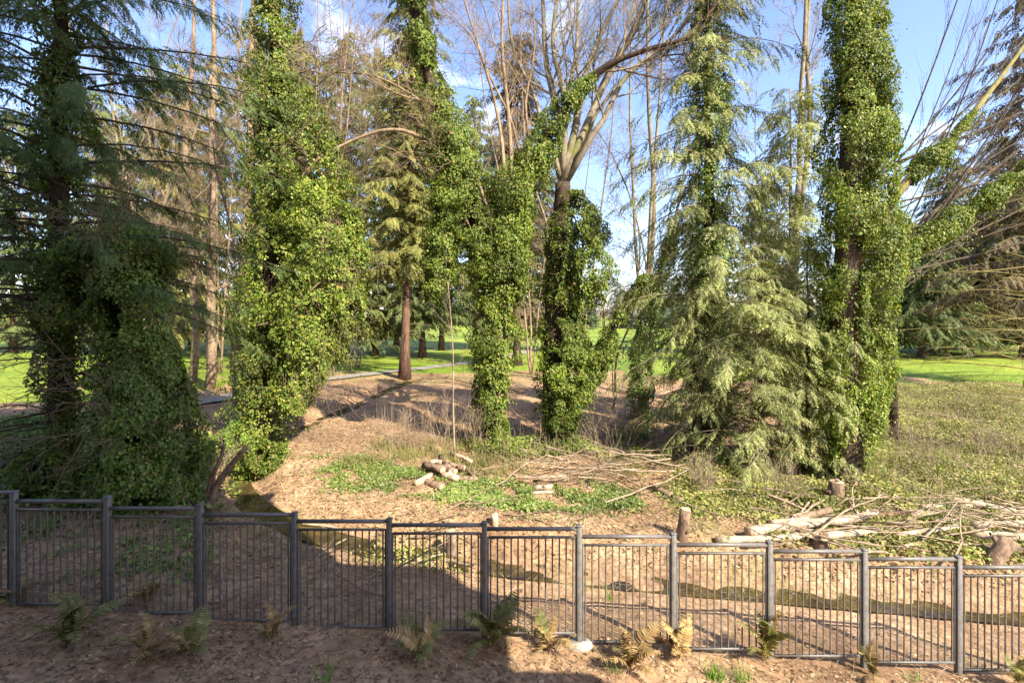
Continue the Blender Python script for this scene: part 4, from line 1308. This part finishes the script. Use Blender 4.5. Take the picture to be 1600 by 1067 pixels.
# ------------------------------------------------------------------ brush: individual cut branches
def stick_mesh(seed, L):
    g = r_(seed)
    m_ = MB(); tw = []
    grow(m_, tw, (-L / 2, 0, 0), (1, g.normal(0, .1), .03), L, .012 + .006 * L, 1, 1, g, 0, .5, 0, .5, .10, 5, .5, .005)
    flush_twigs(m_, tw, g)
    o = m_.build('fallen_branch', M['stick'], None, True)
    return o
st_protos = [stick_mesh(500 + k, 1.0 + .35 * k) for k in range(6)]
st_used = set()
def brush(pxs, pys, n, seed, label, group, spread=.5, hmax=.35, dirs=0.0):
    g = r_(seed)
    for i in range(n):
        p = g3(g.uniform(*pxs), g.uniform(*pys))
        k = int(g.integers(0, 6))
        if k not in st_used:
            o = st_protos[k]; st_used.add(k)
        else:
            o = st_protos[k].copy(); COL.objects.link(o)
        o.location = (p[0], p[1], p[2] + g.uniform(.04, hmax))
        o.rotation_euler = (g.uniform(0, 6.28), g.normal(0, .10), dirs + g.normal(0, spread) + (math.pi if g.random() < .5 else 0))
        s = g.uniform(.7, 1.25)
        o.scale = (s, s, s)
        tag(o, label, 'branch', group)
brush((770, 1020), (722, 757), 50, 510, 'thin cut branch in the central brush heap behind the ground ivy', 'cut branches in the central brush heap', .45, .40)
brush((1200, 1610), (790, 868), 76, 511, 'thin cut branch strewn over the log heap on the right bank', 'cut branches on the right bank', .6, .30)
brush((560, 1180), (770, 835), 16, 512, 'loose dry branch lying on the bare bank behind the fence', 'loose branches on the bare bank', .7, .04)
brush((330, 700), (840, 930), 12, 513, 'loose dry branch lying in the shade behind the left fence', 'loose branches behind the left fence', .7, .04)
brush((1380, 1600), (650, 780), 34, 514, 'fallen branch lying in the brambles at the right', 'fallen branches in the brambles', .6, .25)

# ------------------------------------------------------------------ sapling and small shrubs
g = r_(520)
b = g3(711, 722)
t = thing('sapling', 'thin pale bare sapling standing above the small log pile', 'sapling', b)
m_ = MB(); tw = []
q = wobble([b - [0, 0, .1]] + pl(b[1], (709, 640), (708, 570), (704, 500), (700, 440)), 12, .015, g)
tube(m_, q, np.linspace(.032, .008, 12), 6)
m_.build('stem', M['stick'], t, True)
m_ = MB()
branch_off(m_, tw, q, 2.2, .02, 1, 2, g, .12, .6, 9, .6, .12, 6, .35, .004, .45)
flush_twigs(m_, tw, g); m_.build('twig', M['twig'], t, True)
for i, (px, py, hgt, lab) in enumerate([(690, 700, 1.7, 'leafless whippy shrub left of the sapling'), (620, 700, 1.2, 'low leafless shrub left of the small log pile'),
                                        (745, 705, 1.3, 'leafless shrub at the foot of the forked ivy tree'), (940, 700, 1.6, 'leafless shrub right of the dark lower trunk'),
                                        (985, 690, 1.7, 'leafless shrub at the foot of the slim bare tree'), (1215, 790, 1.1, 'thin bare shoots behind the stump on the right bank'),
                                        (1105, 775, .9, 'small bare shoots beside the young cedar'), (1440, 740, 1.2, 'bare thorny shoots in the brambles, right of the ivy column'),
                                        (1540, 720, 1.3, 'bare thorny shoots in the brambles near the right edge'), (60, 760, 1.5, 'dim leafless shrub behind the far left fence'), (330, 760, 1.2, 'leafless shrub beside the pale leaning stem at left')]):
    b = g3(px, py)
    t = thing('bare_shrub', lab, 'shrub', b)
    m_ = MB(); tw = []
    for k in range(9):
        a = g.uniform(0, 6.28)
        grow(m_, tw, b + [g.normal(0, .12), g.normal(0, .12), -.05], (math.cos(a) * .5, math.sin(a) * .5, 1), hgt * g.uniform(.6, 1.1), .010, 1, 2, g, .05, .6, 5, .5, .12, 6, .3, .0035)
        flush_twigs(m_, tw, g); m_.build('stem', M['stick'] if i != 9 else M['twig'], t, True); m_ = MB(); tw = []

# ivy mounds low at left centre (lit) and beside the snag
for i, (px, py, rad, n, mt, lab) in enumerate([(405, 745, .75, 3200, 'ivy_sunny', 'sunlit low ivy mound beside the dirt path at left centre'),
                                               (365, 720, .8, 3000, 'ivy_shaded', 'shaded ivy mound at the foot of the left centre ivy tree'),
                                               (60, 770, .6, 2000, 'ivy_shaded', 'dark ivy mound under the cedar behind the left fence'),
                                               (130, 790, .5, 1600, 'ivy_shaded', 'dark ivy mound left of the snag, just behind the fence'),
                                               (300, 745, .6, 2200, 'ivy_shaded', 'dark ivy mound right of the snag'),
                                               (765, 690, .5, 1800, 'ivy', 'bright ivy mound hugging the forked tree base'),
                                               (880, 690, .5, 1500, 'ivy_shaded', 'low ivy mound at the base of the dark trunk')]):
    b = g3(px, py)
    t = thing('ivy_mound', lab, 'ivy', b)
    m_ = MB(); q = np.array([b + [-rad*.6, .1, .2], b + [0, 0, .45], b + [rad*.6, .1, .2]])
    ivy_on(m_, spline(q, 6), [rad*.6, rad*.8, rad*.9, rad*.9, rad*.8, rad*.6], n, .11, g, seed=530 + i)
    m_.build('foliage', M[mt], t)
    m_ = MB(); tw = [(b, np.array([g.normal(0, .6), g.normal(0, .6), 1]), rad, .008) for _ in range(20)]
    flush_twigs(m_, tw, g); m_.build('stem', M['twig'], t)
# pale leaning stem at left
b = g3(322, 800)
t = thing('leaning_stem', 'pale peeling leaning stem behind the third fence post', 'tree trunk', b)
m_ = MB(); tube(m_, wobble([b - [0, 0, .1]] + pl(b[1], (340, 755), (362, 725), (385, 700)), 10, .02, r_(3)), np.linspace(.09, .05, 10), 8, True, .15, 3)
tube(m_, wobble([b - [0, 0, .1]] + pl(b[1], (330, 750), (345, 715), (352, 690)), 10, .02, r_(4)), np.linspace(.06, .03, 10), 7, True, .15, 4)
m_.build('stem', M['log_brown'], t, True)

# ------------------------------------------------------------------ ferns and grass tufts in the foreground
def frond_mesh(seed, mat, L=.55):
    g = r_(seed)
    m_ = MB()
    n = 20
    s = np.linspace(0, 1, n)
    rise = g.uniform(.75, 1.05)
    cx = np.column_stack([g.normal(0, .05) * s * s, s * L * .8, L * (rise * s - .75 * s * s)])
    tube(m_, cx, np.linspace(.005, .0015, n), 3, False)
    P, U, N, SC = [], [], [], []
    T = nrm(np.gradient(cx, axis=0))
    for i in range(2, n):
        env = math.sin(min(1, (s[i] * 1.25 + .12)) * math.pi * .5) * (1 - s[i]) ** .6 + .06
        for sg in (-1, 1):
            side = np.array([sg, 0, 0])
            P.append(cx[i]); U.append(side + T[i] * .35 + np.array([0, 0, g.normal(-.12, .12)])); N.append(np.cross(T[i], [1, 0, 0]) * -1 * np.sign(1) + g.normal(0, .15, 3)); SC.append(.135 * env * g.uniform(.85, 1.1))
    pin = (np.array([[0, 0, 0], [.16, .2, .02], [.10, .75, 0], [0, 1, -.08], [-.10, .75, 0], [-.16, .2, .02]], float), np.array([[0, 1, 2, 3], [0, 3, 4, 5]]))
    inst(m_, pin, np.array(P), np.array(U), np.array(N), np.array(SC))
    o = m_.build('frond', mat)
    return o
fr = {'g': [frond_mesh(600 + k, M['fern']) for k in range(3)], 'b': [frond_mesh(610 + k, M['fern_brown']) for k in range(3)]}
fr_used = set()
ferns = [(105, 1010, 'g', 1.25, 11, 'green fern low in the left corner of the shaded bed'), (230, 950, 'b', 1.0, 9, 'dry brown fern against the second fence post'),
         (228, 1030, 'b', 1.0, 8, 'dry fern in the shaded bed, left of a dim green fern'), (300, 1025, 'g', .95, 8, 'dim green fern in the shaded bed below the third fence post'),
         (425, 1000, 'b', .85, 6, 'small withered fern below the fourth fence post'), (655, 1030, 'g', 1.15, 9, 'upright grey green fern at the shade edge'),
         (770, 1010, 'g', 1.35, 13, 'large sunlit fern in front of the middle fence panels'), (858, 1018, 'b', .9, 8, 'small dry fern right of the large sunlit fern'),
         (985, 1050, 'b', 1.2, 10, 'dry golden fern below the pale post footing'), (1062, 1030, 'b', 1.05, 9, 'orange brown fern against the eighth fence post'),
         (1195, 1035, 'g', 1.3, 10, 'tall yellowish fern in front of the ninth fence post'), (1365, 1058, 'b', .8, 6, 'withered fern in the sunlit bed at right'),
         (25, 945, 'b', .9, 7, 'dim dry fern against the leftmost fence post'), (1590, 1072, 'g', .9, 7, 'grey green fern at the bottom right corner')]
g = r_(620)
for px, py, c, sc, n, lab in ferns:
    b = g3(px, py)
    t = thing('fern', lab, 'fern', b, None, True)
    for k in range(n):
        pick = int(g.integers(0, 3))
        cc = c if g.random() < .8 else ('b' if c == 'g' else 'g')
        o = fr[cc][pick]
        if (cc, pick) in fr_used:
            o = o.copy(); COL.objects.link(o)
        fr_used.add((cc, pick))
        o.parent = t
        o.rotation_euler = (g.normal(.62, .25), g.normal(0, .2), k * 6.283 / n + g.normal(0, .3))
        s = sc * 1.15 * g.uniform(.7, 1.15)
        o.scale = (s, s, s)
for cc in fr:
    for k, o in enumerate(fr[cc]):
        if o.parent is None: bpy.data.objects.remove(o)
for i, (px, py, n, hgt, lab) in enumerate([(1115, 1062, 70, .22, 'bright green grass tuft at the foot of the orange fern'), (1160, 1066, 60, .18, 'bright green grass tuft at the bottom edge below the tall fern'),
                                           (512, 1066, 14, .32, 'upright green leaf tuft alone in the shaded bed'), (958, 1050, 40, .16, 'small grass tuft left of the dry golden fern'),
                                           (955, 938, 30, .22, 'bright weed on the stream edge behind the fence'), (1432, 1066, 26, .15, 'small green weed in the sunlit bed at right')]):
    b = g3(px, py)
    t = thing('grass_tuft', lab, 'grass tuft', b)
    m_ = MB()
    P = b + np.column_stack([g.normal(0, .07, n), g.normal(0, .05, n), np.full(n, -.01)])
    inst(m_, BLADE, P, np.column_stack([g.normal(0, .35, n), g.normal(0, .35, n), np.ones(n)]), g.normal(0, 1, (n, 3)), hgt * g.uniform(.5, 1.2, n))
    m_.build('blades', M['greengrass'], t)

# ------------------------------------------------------------------ scattered ground stuff
def in_poly(x, y, poly):
    c = np.zeros(len(x), bool)
    n = len(poly)
    for i in range(n):
        x1, y1 = poly[i]; x2, y2 = poly[(i + 1) % n]
        k = ((y1 > y) != (y2 > y)) & (x < (x2 - x1) * (y - y1) / (y2 - y1 + 1e-12) + x1)
        c ^= k
    return c
def scatter(pxpoly, n, g, thresh=.0, seed=0, nscale=.9):
    poly = [tuple(g3(*q)[:2]) for q in pxpoly]
    a = np.array(poly)
    lo, hi = a.min(0), a.max(0)
    P = lo + (hi - lo) * g.random((n * 3, 2))
    P = P[in_poly(P[:, 0], P[:, 1], poly)]
    P = P + g.normal(0, .22, P.shape) * g.random((len(P), 1)) * (1 + .06 * P[:, 1:2])
    P3 = np.column_stack([P, np.zeros(len(P))])
    if thresh:
        k = noise3(P3, nscale, seed) * .65 + noise3(P3, nscale * 3, seed + 1) * .35 > thresh + g.normal(0, .05, len(P))
        P3 = P3[k]
    P3 = P3[:n]
    P3[:, 2] = zt(P3[:, 0], P3[:, 1])
    return P3
def stuff(name, label, mb, mat):
    return tag(mb.build(name, M[mat]), label, kind='stuff')
g = r_(700)
# dead leaves over all the near ground
m_ = MB()
P = np.column_stack([g.uniform(-13.5, 13.5, 120000), 4.2 + 15 * g.random(120000) ** 1.35, np.zeros(120000)])
P = P[(np.abs(P[:, 0]) < P[:, 1] * 1.12 + .6) & (stream_dist(P[:, 0], P[:, 1]) > .42)]
P = P[noise3(P, .8, 77) * .6 + noise3(P, 2.6, 78) * .4 > .30 + g.normal(0, .08, len(P))]
P = P[((P[:, 1] < 6.5) | (P[:, 1] > 9.0) | (P[:, 0] < -2.2)) | (g.random(len(P)) < .10)]
P[:, 2] = zt(P[:, 0], P[:, 1]) + .008
n = len(P)
inst(m_, DRYLEAF, P, g.normal(0, 1, (n, 3)) * [1, 1, .25], np.array([0, 0, 1.]) + g.normal(0, .25, (n, 3)), np.where(P[:, 1] < 8.5, .038, .052) * np.clip(g.lognormal(-.1, .4, n), .35, 2.2))
stuff('leaf_litter', 'dead brown leaves strewn over the ground', m_, 'litter')
# twig litter
m_ = MB()
P = np.column_stack([g.uniform(-12, 12, 16000), 4.4 + 14 * g.random(16000), np.zeros(16000)])
P[:, 2] = zt(P[:, 0], P[:, 1]) + .02
a = g.random(len(P)) * 6.28
twigs(m_, P, np.column_stack([np.cos(a), np.sin(a), g.normal(0, .08, len(P))]), g.uniform(.1, .5, len(P)), .004, .12, g)
stuff('twig_litter', 'small dry twigs strewn over the ground', m_, 'stick')
m_ = MB()
P = np.column_stack([g.uniform(-13, 20, 60000), 8.6 + 20 * g.random(60000) ** 1.4, np.zeros(60000)])
P = P[(np.abs(P[:, 0]) < P[:, 1] * 1.1) & (stream_dist(P[:, 0], P[:, 1]) > .35)]
P = P[noise3(P, .6, 87) * .6 + noise3(P, 2.2, 88) * .4 > .42 + g.normal(0, .07, len(P))]
P[:, 2] = zt(P[:, 0], P[:, 1]) + .012
a = g.random(len(P)) * 6.28
inst(m_, BLADE, P, np.column_stack([np.cos(a), np.sin(a), np.abs(g.normal(0, .15, len(P)))]), np.array([0, 0, 1.]) + g.normal(0, .3, (len(P), 3)), g.uniform(.08, .26, len(P)))
stuff('straw_litter', 'dry straw and dead stems strewn over the clearing', m_, 'straw')

def low_leaves(pxpoly, n, mat, name, label, size, hmax, g, thresh=.35, seed=0, tall=.0, clump=1.0):
    P = scatter(pxpoly, n, g, thresh, seed)
    m = len(P)
    hh = hmax * (.15 + .85 * noise3(P, clump, seed + 9)) * g.random(m) ** .7
    P[:, 2] += hh + .015
    m_ = MB()
    inst(m_, LEAF, P, g.normal(0, 1, (m, 3)) * [1, 1, .5] + [0, -.4, -.2], np.array([0, -.25, 1.]) + g.normal(0, .45, (m, 3)), size * g.uniform(.6, 1.3, m))
    return stuff(name, label, m_, mat)
low_leaves([(488, 715), (530, 765), (640, 772), (760, 790), (840, 803), (1000, 793), (1070, 812), (1075, 778), (950, 762), (840, 755), (760, 750), (640, 738), (560, 715)], 20000, 'cover', 'ground_ivy', 'bright green low ivy carpet in front of the brush heap', .062, .11, g, .40, 710)
low_leaves([(1060, 800), (1060, 740), (1180, 700), (1310, 740), (1310, 800), (1200, 830), (1120, 825)], 20000, 'bramble', 'undergrowth', 'olive undergrowth below the pale cedars', .06, .30, g, .30, 720)
low_leaves([(1310, 790), (1620, 800), (1640, 612), (1370, 612)], 66000, 'bramble', 'bramble_thicket', 'yellow green bramble thicket on the right bank', .062, .62, g, .26, 730)
low_leaves([(1180, 850), (1640, 890), (1640, 780), (1390, 770), (1230, 790)], 9000, 'bramble', 'bank_weeds', 'weeds growing among the logs on the right bank', .07, .22, g, .45, 740)
low_leaves([(20, 900), (330, 905), (330, 800), (20, 780)], 2200, 'ivy_shaded', 'shaded_ground_ivy', 'dark ground ivy in the shade behind the left fence', .075, .12, g, .58, 750)
low_leaves([(0, 800), (330, 810), (330, 690), (0, 660)], 12000, 'ivy_shaded', 'shaded_thicket', 'dark undergrowth beneath the ivy snag', .11, .55, g, .3, 755)
low_leaves([(740, 715), (1010, 715), (1010, 680), (740, 690)], 6500, 'ivy', 'trunk_foot_ivy', 'ivy spreading round the feet of the central trunks', .09, .35, g, .42, 760)
low_leaves([(560, 880), (720, 905), (720, 850), (600, 835)], 900, 'bramble', 'ditch_weeds', 'sparse weeds on the ditch bank', .05, .12, g, .45, 765)
def low_grass(pxpoly, n, mat, name, label, hgt, g, thresh, seed):
    P = scatter(pxpoly, n, g, thresh, seed)
    m = len(P)
    m_ = MB()
    P[:, 2] -= .01
    inst(m_, BLADE, P, np.column_stack([g.normal(0, .4, m), g.normal(0, .4, m), np.ones(m)]), g.normal(0, 1, (m, 3)), hgt * g.uniform(.4, 1.3, m))
    return stuff(name, label, m_, mat)
low_grass([(520, 735), (650, 742), (790, 745), (1010, 745), (1010, 705), (760, 700), (600, 690)], 5500, 'grass', 'dry_grass', 'pale rough grass behind the log pile', .24, g, .44, 770)
low_grass([(640, 905), (1000, 925), (1600, 960), (1600, 925), (1000, 897), (700, 876)], 2600, 'grass', 'stream_grass', 'sparse grass along the stream edge', .11, g, .50, 780)
low_grass([(700, 1060), (1600, 1090), (1600, 1000), (900, 985), (700, 940)], 3500, 'grass', 'sparse_grass', 'sparse grass blades by the sunny fence foot', .07, g, .52, 785)
low_grass([(300, 600), (1110, 600), (1110, 572), (300, 574)], 26000, 'greengrass', 'lawn_fringe', 'ragged grass fringe along the lawn edge', .16, g, .34, 790)
low_grass([(1380, 618), (1640, 618), (1640, 592), (1380, 592)], 9000, 'greengrass', 'lawn_fringe', 'ragged grass fringe along the right lawn edge', .16, g, .34, 795)
low_grass([(1340, 790), (1620, 800), (1640, 612), (1380, 612)], 26000, 'bankgrass', 'bank_grass', 'yellow green rough grass tangled through the brambles on the right bank', .34, g, .36, 797)
# dry stalks
P = scatter([(590, 725), (760, 725), (760, 650), (590, 660)], 260, g)
m_ = MB(); twigs(m_, P, np.column_stack([g.normal(0, .12, len(P)), g.normal(0, .12, len(P)), np.ones(len(P))]), g.uniform(.4, 1.3, len(P)), .006, .08, g)
P = scatter([(740, 730), (1010, 735), (1010, 680), (760, 690)], 260, g)
twigs(m_, P, np.column_stack([g.normal(0, .35, len(P)), g.normal(0, .3, len(P)), np.ones(len(P))]), g.uniform(.3, 1.1, len(P)), .006, .1, g)
P = scatter([(1320, 795), (1630, 800), (1640, 620), (1380, 620)], 2600, g)
P[:, 2] += .1
twigs(m_, P, np.column_stack([g.normal(0, .7, len(P)), g.normal(0, .5, len(P)), np.full(len(P), .7)]), g.uniform(.3, 1.0, len(P)), .005, .2, g)
stuff('dry_stalks', 'thin dry stalks standing in the rough grass', m_, 'stick')

for o in bpy.data.objects:
    if '_o' in o: del o['_o']
